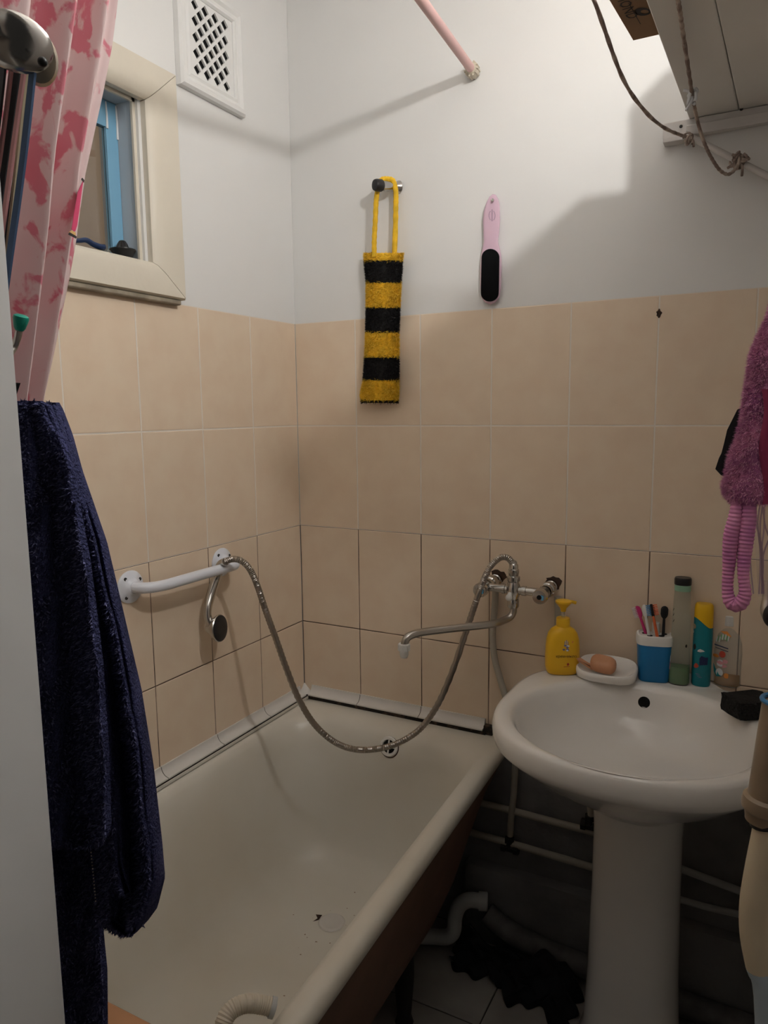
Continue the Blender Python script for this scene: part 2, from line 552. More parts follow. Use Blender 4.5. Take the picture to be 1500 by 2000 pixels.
# ---- left wall with the small window opening
WY0, WY1, WZ0, WZ1 = -1.06, -.570, Z0 + .356, Z0 + .715
mb = MB()
for a, b in (((YF - .1, 0), (WY0, CEIL)), ((WY1, 0), (0.0022, CEIL)), ((WY0, 0), (WY1, WZ0)), ((WY0, WZ1), (WY1, CEIL))):
    mb.box((-.12, a[0], a[1]), (-.0022, b[0], b[1]), 0)
    if b[1] > TOPZ:
        mb.box((-.0022, a[0], max(a[1], TOPZ)), (-.0005, b[0], b[1]), 0)
mb.box((-.0022, YF, Z0 - TH), (-.0006, 0, TOPZ), 2)
mb.box((-.0022, YF, ROWS[3][0]), (-.0012, 0, Z0 - TH), 3)
rowsy = [0, .2084] + [.2084 + TW * k for k in range(1, 8)]
for z0, z1 in ROWS:
    for i in range(len(rowsy) - 1):
        y0, y1 = rowsy[i] + G, min(rowsy[i + 1] - G, -YF)
        if y1 - y0 > .01:
            slab(mb, lambda u, v, h: Vector((h, -u, v)), y0, y1, z0 + G, z1 - G, mi=1)
struct(mb.build('wall_left', [M['plaster'], M['tile'], M['grout'], M['grout_dark']], angle=12))

mb = MB(); mb.box((XR, YF - .1, 0), (XR + .1, 0.14, CEIL))
struct(mb.build('wall_right', M['plaster']))
JX = 0.818
mb = MB()
mb.box((-.12, YF - .10, 0), (JX, YF, CEIL), 0)
mb.box((JX, YF - .10, 2.08), (XR + .1, YF, CEIL), 0)
struct(mb.build('wall_front', M['plaster']))
mb = MB()
j0, j1 = at_y(14, 560, YF + .004), at_y(74, 2000, YF + .004)
for a, b in ((JX, JX + .02),):
    pts = []
    for z in (0.0, 2.08):
        t = (z - j0.z) / (j1.z - j0.z)
        xe = lerp(j0.x, j1.x, t)
        pts.append([Vector((JX - .06, YF + .004, z)), Vector((xe - .004, YF + .004, z)), Vector((xe, YF, z)),
                    Vector((xe, YF - .11, z)), Vector((JX - .06, YF - .11, z))])
    mb.loft(pts, True, True, True, 0)
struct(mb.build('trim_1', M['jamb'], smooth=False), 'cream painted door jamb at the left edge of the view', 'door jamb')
mb = MB(); mb.box((-.12, YF - .1, CEIL), (XR + .1, .14, CEIL + .08))
struct(mb.build('ceiling', M['ceiling']))

# ---- quarter-round white ceramic trims above the tub
TR = 0.026


def quarter(mb, place, a, b, mi, k=1.0):
    prof = [(0.0, TR), (.004, TR)] + [(.004 + (TR - .004) * (1 - math.cos(t)), TR - (TR - .0) * math.sin(t) * .86) for t in
                                       [PI / 2 * k / 6 for k in range(1, 7)]] + [(TR, 0.0), (0, 0.0)]
    mb.loft([[place(s, d * k, h * k) for d, h in prof] for s in (a, b)], True, True, True, mi)


TZ = 0.612
mb = MB()
edges = [0.028, .1, .2084] + [.2084 + TW * k for k in range(1, 7)]
edges = [.028, .2084, .4084, .6084, .8084, 1.0084, 1.2084, 1.40]
for a, b in zip(edges[:-1], edges[1:]):
    quarter(mb, lambda s, d, h: Vector((d, -s, TZ + h)), a + .001, b - .001, 0)
quarter(mb, lambda s, d, h: Vector((d, -s, TZ + h)), .03, 1.39, 1, .94)
mb.box((0, -1.4, TZ - .011), (.0262, -.02, TZ + .0002), 1)
mb.box((0, -1.4, TZ - .011), (.0285, -.02, TZ - .0035), 2)
struct(mb.build('trim_2', [M['trim_white'], M['mould'], M['enamel']]), 'white quarter-round trim along the left wall above the bathtub', 'tile trim')
mb = MB()
for a, b in ((.028, .2009), (.2009, .4009), (.4009, .594)):
    quarter(mb, lambda s, d, h: Vector((s, -d, TZ + h)), a + .001, b - .001, 0)
quarter(mb, lambda s, d, h: Vector((s, -d, TZ + h)), .03, .593, 1, .94)
mb.box((.02, -.022, TZ - .012), (.60, 0, TZ + .0005), 1)
mb.box((.594, -.018, TZ - .012), (.618, 0, TZ + .012), 1)
# corner piece
mb.lathe((0.0, 0.0, TZ), (0, 0, 1), [(.030, 0), (.024, .006), (.012, .016), (.003, TR)], 24, 0)
struct(mb.build('trim_3', [M['trim_white'], M['mould']]), 'white quarter-round trim along the back wall with black mould beneath', 'tile trim')

# ---- window in the left wall
o = thing('window_1', 'small inner window with cream casing high on the left wall', 'window', (0, -.81, WZ0))
o['kind'] = 'structure'
W1 = o
OY0, OY1, OZ0, OZ1 = -1.15, -.472, Z0 + .300, Z0 + .790
IY0, IY1, IZ0, IZ1 = -1.052, -.562, Z0 + .371, Z0 + .709


def casing(mb, A, B, Cc, D):
    """one mitred casing board; A,B outer ends, Cc,D inner ends (y,z)"""
    ins = .006
    def P(p, x): return Vector((x, p[0], p[1]))
    cen = ((A[0] + B[0] + Cc[0] + D[0]) / 4, (A[1] + B[1] + Cc[1] + D[1]) / 4)
    def sh(p, k): return (p[0] + (cen[0] - p[0]) * 0 + k[0], p[1] + k[1])
    mid = ((A[0] + B[0]) / 2 - (Cc[0] + D[0]) / 2, (A[1] + B[1]) / 2 - (Cc[1] + D[1]) / 2)
    L = math.hypot(*mid); k = (-mid[0] / L, -mid[1] / L)
    prof = [(0, 0.0), (0, .020), (.004, .026), (.060, .026), (.078, .022), (.086, .014), (.086, .0)]
    loops = []
    for (o_, i_) in ((A, Cc), (B, D)):
        lp = []
        for d, x in prof:
            t = d / .086
            lp.append(Vector((x, lerp(o_[0], i_[0], t), lerp(o_[1], i_[1], t))))
        loops.append(lp)
    mb.loft(loops, True, True, True, 0)


e = .0008
mb = MB()
casing(mb, (OY1, OZ0 + e), (OY1, OZ1 - e), (IY1, IZ0 + e), (IY1, IZ1 - e))
casing(mb, (OY0, OZ0 + e), (OY0, OZ1 - e), (IY0, IZ0 + e), (IY0, IZ1 - e))
casing(mb, (OY0 + e, OZ1), (OY1 - e, OZ1), (IY0 + e, IZ1), (IY1 - e, IZ1))
casing(mb, (OY0 + e, OZ0), (OY1 - e, OZ0), (IY0 + e, IZ0), (IY1 - e, IZ0))
mb.build('casing', [M['cream_wood']], W1)
mb = MB()
mb.box((0.0, OY0 + .01, OZ0 - .012), (.018, OY1 - .01, OZ0 - .0005))
mb.build('lower_edge', M['cream_dirty'], W1, bevel=.003)
mb = MB()   # lining of the opening: a narrow cream lip and grey-blue reveal
for (a, b) in (((WY1 - .004, WZ0), (WY1, WZ1)), ((WY0, WZ0), (WY0 + .004, WZ1))):
    mb.box((-.118, a[0], a[1]), (-.012, b[0], b[1]), 0)
for (a, b) in (((WY0, WZ1 - .006), (WY1, WZ1)),):
    mb.box((-.118, a[0], a[1]), (-.012, b[0], b[1]), 0)
mb.box((-.118, WY0, WZ0), (0.012, WY1, WZ0 + .013), 1)
mb.box((-.014, WY1 - .008, WZ0), (-.008, WY1, WZ1), 1)
mb.box((-.014, WY0, WZ1 - .010), (-.008, WY1, WZ1), 1)
mb.build('reveal', [M['grey_blue'], M['cream_wood']], W1, smooth=False)
mb = MB()
sx0, sx1 = -.074, -.058
mb.box((sx0, WY1 - .037, WZ0 + .013), (sx1, WY1 - .005, WZ1 - .007), 0)
mb.box((sx0, WY0 + .005, WZ0 + .013), (sx1, WY0 + .040, WZ1 - .007), 0)
mb.box((sx0, WY0 + .04, WZ1 - .062), (sx1, WY1 - .037, WZ1 - .007), 0)
mb.box((sx0, WY0 + .04, WZ0 + .013), (sx1, WY1 - .037, WZ0 + .022), 0)
for (yy, zz, L_) in ((WY1 - .034, WZ1 - .065, .055), (WY1 - .085, WZ1 - .035, .025), (WY1 - .0065, WZ1 - .08, .07)):
    mb.tube([(sx1 + .0005, yy, zz), (sx1 + .0015, yy, zz + L_ * .5), (sx1 + .0005, yy, zz + L_)], lambda t: .0016 + .0012 * (1 - t), 8, 1)
mb.build('sash', [M['blue_paint'], M['print_white']], W1, bevel=.002)
mb = MB(); mb.box((-.068, WY0 + .04, WZ0 + .02), (-.065, WY1 - .037, WZ1 - .062))
mb.build('pane', M['glass'], W1)
# the room behind the inner window
mb = MB()
mb.box((-1.35, -1.9, 1.0), (-1.30, .2, 2.9), 0)
mb.box((-1.35, .2, 1.0), (-.12, .25, 2.9), 0); mb.box((-1.35, -1.95, 1.0), (-.12, -1.9, 2.9), 0)
mb.box((-1.35, -1.95, 2.9), (-.12, .25, 2.95), 0); mb.box((-1.35, -1.95, .95), (-.12, .25, 1.0), 0)
struct(mb.build('wall_kitchen', M['kitchen'], smooth=False))
ld = bpy.data.lights.new('kitchen_fill', 'POINT'); ld.energy = 7; ld.shadow_soft_size = .08; ld.color = (1, .88, .74)  # unseen point light added to brighten the room behind the pane
lo = bpy.data.objects.new('kitchen_fill', ld); lo.location = (-.8, -.9, 2.75); C.objects.link(lo)

# ================================================================== LAMP
t = thing('ceiling_lamp', 'bare bulb hanging from the ceiling beside the shelf', 'lamp', (LAMP.x, LAMP.y, LAMP.z))
mb = MB(); mb.tube([(LAMP.x, LAMP.y, LAMP.z + .10), (LAMP.x, LAMP.y, CEIL)], .003, 8)
mb.build('cord', M['black_plastic'], t)
mb = MB(); mb.lathe((LAMP.x, LAMP.y, LAMP.z + .05), (0, 0, 1), [(.014, 0), (.017, .01), (.017, .045), (.006, .055)], 20)
mb.build('socket', M['black_plastic'], t)
bm_ = bpy.data.materials.new('lit_bulb'); bm_.use_nodes = True
nt = bm_.node_tree; nt.nodes.remove(nt.nodes['Principled BSDF'])
em = nt.nodes.new('ShaderNodeEmission'); em.inputs[0].default_value = (1, .98, .95, 1)
BR = .019
em.inputs[1].default_value = LAMP_W / (4 * PI * PI * BR * BR)
nt.links.new(em.outputs[0], nt.nodes['Material Output'].inputs[0])
mb = MB(); mb.ball(LAMP, BR, n=18)
mb.build('bulb', bm_, t)

# ================================================================== BATHTUB
t = thing('bathtub', 'old cream enamelled bathtub with brown outside along the left wall', 'bathtub', (.34, -.75, 0))
TUB = t
RZ = 0.600


def tubloop(l, r, f, n, z, rad):
    pts = rrect(0 + l, .685 - r, YF + .01 + n, -.003 - f, rad, z, 10)
    out = []
    for p in pts:
        s = (.668 + .033 * abs(p.y)) / .685
        out.append(Vector((p.x * s if p.x > .05 else p.x, p.y, p.z)))
    return out


mb = MB()
L = []
lip = tubloop(.012, .008, .006, .01, RZ - .040, .05)
for i, p in enumerate(lip):
    p.z += random.choice([0, 0, .001, .003, -.002, .008, .002, .012, 0])
L.append(lip)
L += [tubloop(.004, .001, .002, .003, RZ - .030, .055), tubloop(.001, 0, .001, 0, RZ - .018, .055),
      tubloop(.003, .003, .002, .003, RZ - .007, .055), tubloop(.008, .010, .006, .01, RZ - .001, .055),
      tubloop(.016, .022, .02, .02, RZ, .06), tubloop(.026, .036, .055, .03, RZ - .002, .08),
      tubloop(.036, .048, .085, .05, RZ - .010, .10), tubloop(.044, .057, .103, .07, RZ - .028, .115),
      tubloop(.052, .065, .115, .10, RZ - .07, .12), tubloop(.066, .078, .13, .15, RZ - .16, .13),
      tubloop(.085, .095, .15, .22, RZ - .26, .135), tubloop(.105, .115, .17, .28, RZ - .33, .14),
      tubloop(.135, .145, .20, .33, RZ - .372, .14), tubloop(.18, .185, .245, .38, RZ - .392, .12),
      tubloop(.24, .24, .32, .46, RZ - .400, .08), tubloop(.29, .29, .40, .55, RZ - .402, .045)]
mb.loft(L, True, False, True, 0)
basin = mb
mb.build('basin', [M['enamel']], t, angle=60)
TOV = mb.hit(760, 1458); TDR = mb.hit(648, 1802)
mb = MB()
L = [lip, tubloop(.03, .012, .03, .02, RZ - .05, .05), tubloop(.035, .03, .06, .04, RZ - .10, .08), tubloop(.05, .055, .09, .09, RZ - .20, .11),
     tubloop(.07, .078, .125, .17, RZ - .30, .125), tubloop(.10, .11, .16, .26, RZ - .385, .13), tubloop(.15, .16, .21, .34, RZ - .425, .12),
     tubloop(.24, .25, .34, .5, RZ - .435, .06)]
mb.loft(L, True, False, True, 0)
mb.build('outer_shell', M['iron'], t, angle=60)
for (x, y) in ((.53, -.38), (.16, -.38), (.53, -1.08), (.16, -1.08)):
    mb = MB()
    mb.loft([superellipse(x, y, .0, .022, .018, 3, 16), superellipse(x, y, .02, .016, .014, 3, 16), superellipse(x, y, .12, .024, .018, 3, 16),
             superellipse(x + (.34 - x) * .12, y, .185, .045, .03, 3, 16)], True, True, True)
    mb.build('foot', M['dark_iron'], t)
mb = MB()
sa_ = 0
while sa_ < 26:
    q = Vector((random.gauss(.37, .05), random.gauss(-.40, .11), 0))
    h_, n_, i_, d_ = basin.bvh().ray_cast(Vector((q.x, q.y, RZ + .05)), Vector((0, 0, -1)))
    if h_ is None or h_.z > .25: continue
    r_ = random.uniform(.0008, .0024)
    mb.add([h_ + Vector((r_ * random.uniform(.6, 1.5) * math.cos(k * PI / 3), r_ * random.uniform(.6, 1.4) * math.sin(k * PI / 3), .0012)) for k in range(6)], [(0, 1, 2, 3, 4, 5)])
    sa_ += 1
st_ = mb.build('rust_specks', mat('brown_speck', (.30, .20, .13), .6), t, smooth=False); st_['kind'] = 'stuff'
# overflow grille
p, n = TOV
x, y = frame_on(n)
ov = MB()
def ringxy(c, x, y, n, prof, k=28):
    return [[c + (x * math.cos(2 * PI * i / k) + y * math.sin(2 * PI * i / k)) * r + n * h for i in range(k)] for r, h in prof]
ov.loft(ringxy(p, x, y, n, [(.0275, -.004), (.0275, .002), (.025, .005), (.0195, .005), (.018, .001)]), True, False, False, 0)
ov.loft(ringxy(p, x, y, n, [(.0185, .0012), (.0001, .0012)]), True, False, False, 1)
ov.obox(p + n * .004, x * .002, y * .019, n * .0015, 0)
ov.obox(p + n * .004, x * .019, y * .002, n * .0015, 0)
ov.loft(ringxy(p - y * .0016 + x * .0016, x, y, n, [(.0290, .0006), (.0262, .0012)]), True, False, False, 2)
ov.build('overflow_grille', [M['white_plastic'], M['black'], M['rust']], t)
p, n = TDR
dr = MB()
n = Vector((0, 0, 1)); x = Vector((1, 0, 0)); y = Vector((0, 1, 0))
dr.loft(ringxy(p, x, y, n, [(.034, .0005), (.031, .003), (.026, .003), (.022, .0012), (.0001, .001)]), True, False, False, 0)
dr.add([p + Vector((-.036 + .0, .012, .0012)), p + Vector((-.052, .006, .0012)), p + Vector((-.040, -.004, .0012)), p + Vector((-.044, -.020, .0012)), p + Vector((-.0335, -.008, .0012))], [(0, 1, 2, 3, 4)], 1)
dr.build('drain', [M['trim_white'], M['rust']], t)
TUBMB = basin

# board lying across the near end of the bathtub
mb = MB(); mb.box((.03, -1.34, RZ + .0005), (.70, -1.150, RZ + .0185))
tag(mb.build('bath_board', M['wood_board'], None, (.36, -1.24, RZ), bevel=.004), 'reddish wooden board across the near end of the bathtub', 'board')
# washing-machine style drain hose hooked over the rim
t = thing('drain_hose', 'beige ribbed hose end hooked over the bathtub rim at the bottom of the view', 'hose', (.64, -1.05, RZ))
hz = RZ + .012
P = [at_z(533, 1968, hz), at_z(510, 1962, hz + .006), at_z(480, 1960, hz + .014), at_z(452, 1973, hz + .012), at_z(438, 1995, hz + .004), at_z(432, 2025, hz - .01), at_z(436, 2060, hz - .03)]
mb = MB(); mb.tube(P, .0125, 16, 0, True, 14, corr=.0006, pitch=.004)
mb.build('hose', M['cream_plastic'], t)
mb = MB(); d = (P[0] - P[1]).normalized()
mb.lathe(P[0] - d * .004, d, [(.0142, 0), (.0142, .007), (.010, .008), (.0095, .003)], 20)
mb.build('end_cuff', M['pvc'], t)

# ================================================================== SINK
SX, SY, SZ = 1.02, -.28, .830
t = thing('washbasin', 'white porcelain pedestal washbasin against the back wall', 'sink', (SX, -.22, 0))
SINK = t
NS = 72


def sinkouter(s, z, ox=0, oy=0, raise_=0.0):
    out = []
    for i in range(NS):
        th = 2 * PI * i / NS
        c, sn = math.cos(th), math.sin(th)
        if sn < 0: n_, b = 2.25, .268
        else: n_, b = 3.6, .277
        x = .287 * math.copysign(abs(c) ** (2 / n_), c) * s
        y = b * math.copysign(abs(sn) ** (2 / n_), sn) * s
        px, py = SX + ox + x, SY + oy + y
        k = max(0, min(1, (py + .016) / .012)); k = k * k * (3 - 2 * k)
        arch = max(0, 1 - ((px - 1.03) / .27) ** 2)
        out.append(Vector((px, min(py, -.002), z + raise_ * k * arch)))
    return out


def sinkinner(s, z, oy=0):
    return [Vector((1.02 + .245 * s * math.cos(2 * PI * i / NS), -.298 + oy + .228 * s * math.sin(2 * PI * i / NS), z)) for i in range(NS)]


mb = MB()
L = [sinkouter(.33, .61, 0, .06), sinkouter(.5, .655, 0, .04), sinkouter(.72, .705, 0, .02), sinkouter(.88, .748, 0, .008), sinkouter(.96, .771), sinkouter(.99, .780), sinkouter(1.0, .792),
     sinkouter(1.003, .806, raise_=.02), sinkouter(.995, .819, raise_=.035), sinkouter(.98, .8265, raise_=.038), sinkouter(.955, .829, raise_=.036)]
L += [sinkinner(1.07, .829), sinkinner(1.03, .8275), sinkinner(1.0, .822), sinkinner(.975, .810), sinkinner(.94, .785), sinkinner(.88, .755), sinkinner(.76, .722),
      sinkinner(.58, .700), sinkinner(.35, .690), sinkinner(.12, .686)]
mb.loft(L, True, True, True, 0)
bowl = mb
mb.build('basin', M['porcelain'], t, angle=70)
p, n = bowl.hit(1258, 1372)
x, y = frame_on(n)
mb = MB(); mb.loft(ringxy(p, x, y, n, [(.0135, .0002), (.0125, .001), (.0115, .0006), (.0001, .0005)]), True, False, False)
mb.build('overflow_hole', M['black'], t)
mb = MB(); c = Vector((1.02, -.298, .687)); mb.lathe(c, (0, 0, 1), [(.03, -.001), (.028, .002), (.02, .002), (.018, 0)], 24)
mb.build('drain', M['chrome'], t)
mb = MB()
def ped(hw, hd, z): return superellipse(1.027, -.205, z, hw, hd * .9, 2.4, 40)
mb.loft([ped(.118, .118, 0), ped(.116, .116, .02), ped(.104, .105, .06), ped(.098, .10, .2), ped(.094, .096, .4), ped(.093, .095, .55), ped(.097, .10, .61), ped(.105, .11, .650)], True, True, True)
mb.build('pedestal', M['porcelain'], t, angle=60)

# ================================================================== SHELF, BATTEN, CARDBOARD
SHZ = Z0 + .655
t = thing('wall_shelf', 'painted wooden shelf board resting on a batten at the top right', 'shelf', (1.18, -.3, SHZ))
mb = MB()
def plank(xa0, xa1, xb0, xb1, y0, y1, z0, z1):
    mb_ = MB()
    A = [Vector((xa0, y0, z0)), Vector((xa1, y0, z0)), Vector((xb1, y1, z0)), Vector((xb0, y1, z0))]
    mb_.prism(A, (0, 0, z1 - z0)); return mb_
SHE = -.745
def lx(y): return 1.0495 + .0135 * y
plank(lx(-.004), 1.146, lx(SHE), 1.128, -.004, SHE, SHZ, SHZ + .018).build('board', M['shelf'], t, bevel=.002)
plank(1.1475, XR - .003, 1.122, XR - .003, -.004, -1.0, SHZ, SHZ + .018).build('board', M['shelf'], t, bevel=.002)  # unseen near end carried on under the lamp to shade the washbasin
t = thing('shelf_batten', 'painted batten screwed to the wall under the shelf', 'batten', (1.17, -.015, SHZ - .04))
mb = MB(); mb.box((.997, -.022, SHZ - .034), (XR - .002, -.0005, SHZ - .001))
mb.build('rail', M['batten'], t, bevel=.002)
mb = MB(); mb.box((.999, -.030, SHZ - .044), (1.052, -.0005, SHZ - .034)); mb.box((1.045, -.027, SHZ - .036), (XR - .002, -.020, SHZ - .015))
mb.build('strip', M['batten'], t, bevel=.0015)
for (u, v) in ((1330, 247), (1448, 213)):
    p = at_y(u, v, -.022)
    mb = MB(); mb.lathe(p, (0, -1, 0), [(.0035, 0), (.003, .0015), (.001, .0018)], 14)
    mb.build('screw', M['dark_iron'], t)
# cardboard sheet on the shelf, overhanging
t = thing('cardboard_sheet', 'flat brown cardboard with dark print overhanging the shelf edge', 'cardboard', (1.05, -.45, SHZ + .018))
bz = SHZ + .0185
Bc = at_z(1237, 79, bz); Bd = at_z(1188, -4, bz)
dirv = (Bd - Bc).normalized()
B2 = Bc + dirv * ((SHE - Bc.y) / dirv.y)
mb = MB()
SHC = Bc.y
mb.prism([Bc, Vector((XR - .02, Bc.y + .004, bz)), Vector((XR - .02, -.97, bz)), Vector((1.115, -.97, bz)), Vector((1.112, SHE, bz)), B2], (0, 0, .006))  # stretched unseen over the shelf top to cut lamp light bouncing off the boards
mb.build('sheet', M['cardboard'], t, smooth=False)
mb = MB()
uu = dirv; vv = Vector((0, 0, -1)).cross(uu).normalized()
c0 = at_z(1228, 22, bz - .0004)
text_mesh(mb, 'MOND', at_z(1224, 14, bz - .0006), -uu, Vector((0, 0, 1)).cross(uu).normalized(), .026)
cc = at_z(1255, 23, bz - .0006)
ex, ey = (at_z(1275, 23, bz - .0006) - cc), (at_z(1255, 14, bz - .0006) - cc)
outer = [cc + ex * .8 * math.cos(2 * PI * i / 24) + ey * .9 * math.sin(2 * PI * i / 24) for i in range(24)]
inner = [cc + ex * .2 + ex * .4 * math.cos(2 * PI * i / 24) + ey * .42 * math.sin(2 * PI * i / 24) for i in range(24)]
mb.loft([outer, inner], True)
a_, b_ = at_z(1228, 6, bz - .0006), at_z(1251, 47, bz - .0006)
s_ = (b_ - a_).cross(Vector((0, 0, 1))).normalized() * .0006
mb.add([a_ - s_, a_ + s_, b_ + s_, b_ - s_], [(0, 1, 2, 3)])
mb.build('print', M['ink'], t, smooth=False, fix=False)

t = thing('shadow_tin', 'unseen lidded tin added on the shelf for its stepped shadow on the wall', 'tin', (1.14, -.30, SHZ + .0185))
zt = SHZ + .0185  # unseen tin, outlined so that its shadow steps across the back wall
mb = MB(); mb.prism([Vector((1.047, -.37, zt)), Vector((1.047, -.37, Z0 + .772)), Vector((1.060, -.37, Z0 + .785)), Vector((1.092, -.37, Z0 + .812)), Vector((1.25, -.37, Z0 + .812)), Vector((1.25, -.37, zt))], (0, .14, 0))
mb.build('body', M['shelf'], t, bevel=.003)
mb = MB(); mb.box((1.11, -.36, Z0 + .8125), (1.235, -.24, Z0 + .826))
mb.build('lid', M['batten'], t, bevel=.003)
# drying pole and the cords knotted round it
mb = MB(); pa = at_y(1338, 262, -.036); pb = at_y(1600, 395, -.036)
mb.tube([pa, pb], .0068, 14)
tag(mb.build('pole', M['batten'], None, tuple(pa), angle=50), 'thin white pole running down along the wall below the batten', 'pole')


def cord(pts, name, label, ends, r=.0034):
    t = thing(name, label, 'cord', tuple(pts[-1]))
    mb = MB(); mb.tube(pts, r, 10, 0, True, 14, corr=.0004, pitch=.009)
    mb.build('cord', M['rope'], t)
    for (p, rad, mm, nloop) in ends:
        mb = MB()
        for k in range(nloop):
            ax = Vector((random.uniform(-1, 1), random.uniform(-1, 1), random.uniform(-.6, .6))).normalized()
            a = ax.orthogonal().normalized(); b = ax.cross(a)
            c = p + Vector((random.uniform(-1, 1), random.uniform(-.5, .5), random.uniform(-1, 1))) * rad * .45
            ring = [c + (a * math.cos(2 * PI * i / 16) + b * math.sin(2 * PI * i / 16)) * rad * random.uniform(.75, 1) for i in range(15)]
            mb.tube(ring, r * .8, 8, 0, True, 3)
        for k in range(3):
            q = p + Vector((random.uniform(-1, 1), -.4, random.uniform(-1.6, .8))) * rad * 1.5
            mb.tube([p, (p + q) / 2 + Vector((.003, 0, .002)), q], r * .8, 8, 0, True, 4)
        mb.build('knot', mm, t)
    return t


cord([at_y(1120, -80, -.62), at_y(1160, 0, -.56), at_y(1215, 150, -.42), at_y(1258, 215, -.28), at_y(1295, 248, -.15), at_y(1330, 264, -.060), at_y(1345, 268, -.046)],
     'clothes_cord', 'dirty cord curving down from the upper left to the batten end', [(at_y(1346, 269, -.045), .010, M['rope'], 3)])
cord([at_z(1316, -40, SHZ - .003), at_z(1326, 10, SHZ - .006), at_z(1334, 65, SHZ - .010), at_z(1343, 125, SHZ - .016), at_z(1352, 185, SHZ - .034), at_y(1362, 235, -.16), at_y(1378, 285, -.11), at_y(1400, 325, -.08), at_y(1418, 340, -.065), at_y(1432, 335, -.055), at_y(1443, 318, -.050)],
     'clothes_cord', 'slack cord hanging below the shelf, knotted with white rag and tied to the pole', [(at_z(1352, 188, SHZ - .036), .012, M['rag'], 3), (at_y(1444, 314, -.045), .015, M['rope'], 6)])

# ================================================================== ROD, VENT, HOOK, MITT, FOOT FILE
t = thing('curtain_rod', 'pink painted shower curtain rod high above the bathtub', 'curtain rod', (.541, -.01, Z0 + .863))
ra = at_y(925, 141, -.004); rd = Vector((.13, -1, -.085))
mb = MB(); mb.tube([ra + rd * .012, ra + rd * 1.49], .0105, 18)
mb.build('rod', M['pink_rod'], t)
mb = MB()
mb.lathe(ra, rd, [(.0150, 0), (.0165, .004), (.0165, .018), (.0125, .032), (.0108, .034)], 22)
for k in range(11):
    a = 2 * PI * k / 11
    d = rd.normalized(); e1 = d.orthogonal().normalized(); e2 = d.cross(e1)
    c = ra + d * .016 + (e1 * math.cos(a) + e2 * math.sin(a)) * .0155
    mb.obox(c, (e1 * math.cos(a) + e2 * math.sin(a)) * .0022, (-e1 * math.sin(a) + e2 * math.cos(a)) * .0018, d * .014)
mb.build('end_cap', M['cream_plastic'], t)

# ventilation grille on the left wall
t = thing('ventilation_grille', 'white ventilation grille with diamond lattice on the left wall', 'vent', (.01, -.332, Z0 + .80))
vy0, vy1, vz0, vz1 = -.447, -.217, Z0 + .783, Z0 + 1.030
mb = MB()
prof = [(0, 0), (0, .014), (.005, .020), (.014, .021), (.020, .015), (.026, .014), (.032, .017), (.036, .012), (.036, .004)]
mb.loft([[Vector((h, *q)) for q in ((vy0 + d, vz0 + d), (vy1 - d, vz0 + d), (vy1 - d, vz1 - d), (vy0 + d, vz1 - d))] for d, h in prof], True)
mb.build('frame', M['plaster'], t, angle=25)
mb = MB()
py0, py1, pz0, pz1 = vy0 + .034, vy1 - .034, vz0 + .034, vz1 - .034
s = .0248   # cell of the diamond lattice
cy, cz = (py0 + py1) / 2, (pz0 + pz1) / 2
R45 = math.sqrt(.5)
def L2(a, b): return (cy + (a - b) * R45, cz + (a + b) * R45)
xa, xb = .0045, .0095
for i in range(-9, 9):
    for j in range(-9, 9):
        c = L2((i + .5) * s, (j + .5) * s)
        if not (py0 - .012 < c[0] < py1 + .012 and pz0 - .012 < c[1] < pz1 + .012): continue
        inn = py0 + .016 < c[0] < py1 - .016 and pz0 + .018 < c[1] < pz1 - .018
        o4 = [L2((i + a) * s, (j + b) * s) for a, b in ((0, 0), (1, 0), (1, 1), (0, 1))]
        cl = lambda q: (min(max(q[0], py0), py1), min(max(q[1], pz0), pz1))
        if not inn:
            q4 = [cl(q) for q in o4]
            mb.add([(xb, *q) for q in q4], [(0, 1, 2, 3)])
            continue
        h0 = .15 + random.uniform(-.02, .02)
        i4 = [L2((i + a) * s, (j + b) * s) for a, b in ((h0, h0), (1 - h0, h0), (1 - h0, 1 - h0), (h0, 1 - h0))]
        mb.loft([[Vector((xb, *q)) for q in o4], [Vector((xb, *q)) for q in i4], [Vector((xa, *q)) for q in i4]], True)
mb.build('lattice', M['plaster'], t, smooth=False)
mb = MB(); mb.box((.0008, py0, pz0), (.0015, py1, pz1))
mb.build('duct_opening', M['black'], t)

# wall hook with black tip
kb, kt = at_y(779, 366, -.0005), at_y(731, 361, -.068)
d = (kt - kb); Lk = d.length; d.normalize()
t = thing('wall_hook', 'chrome wall hook with black cap on the white back wall', 'hook', tuple(kb))
mb = MB(); mb.lathe(kb, d, [(.017, 0), (.016, .004), (.0115, .012), (.0105, .026), (.0125, .034), (.0125, Lk - .022)], 24)
mb.build('stem', M['chrome'], t)
mb = MB(); mb.lathe(kb + d * (Lk - .024), d, [(.0135, 0), (.0152, .003), (.0152, .018), (.0135, .023), (.008, .026)], 24)
mb.build('cap', M['black_rubber'], t)

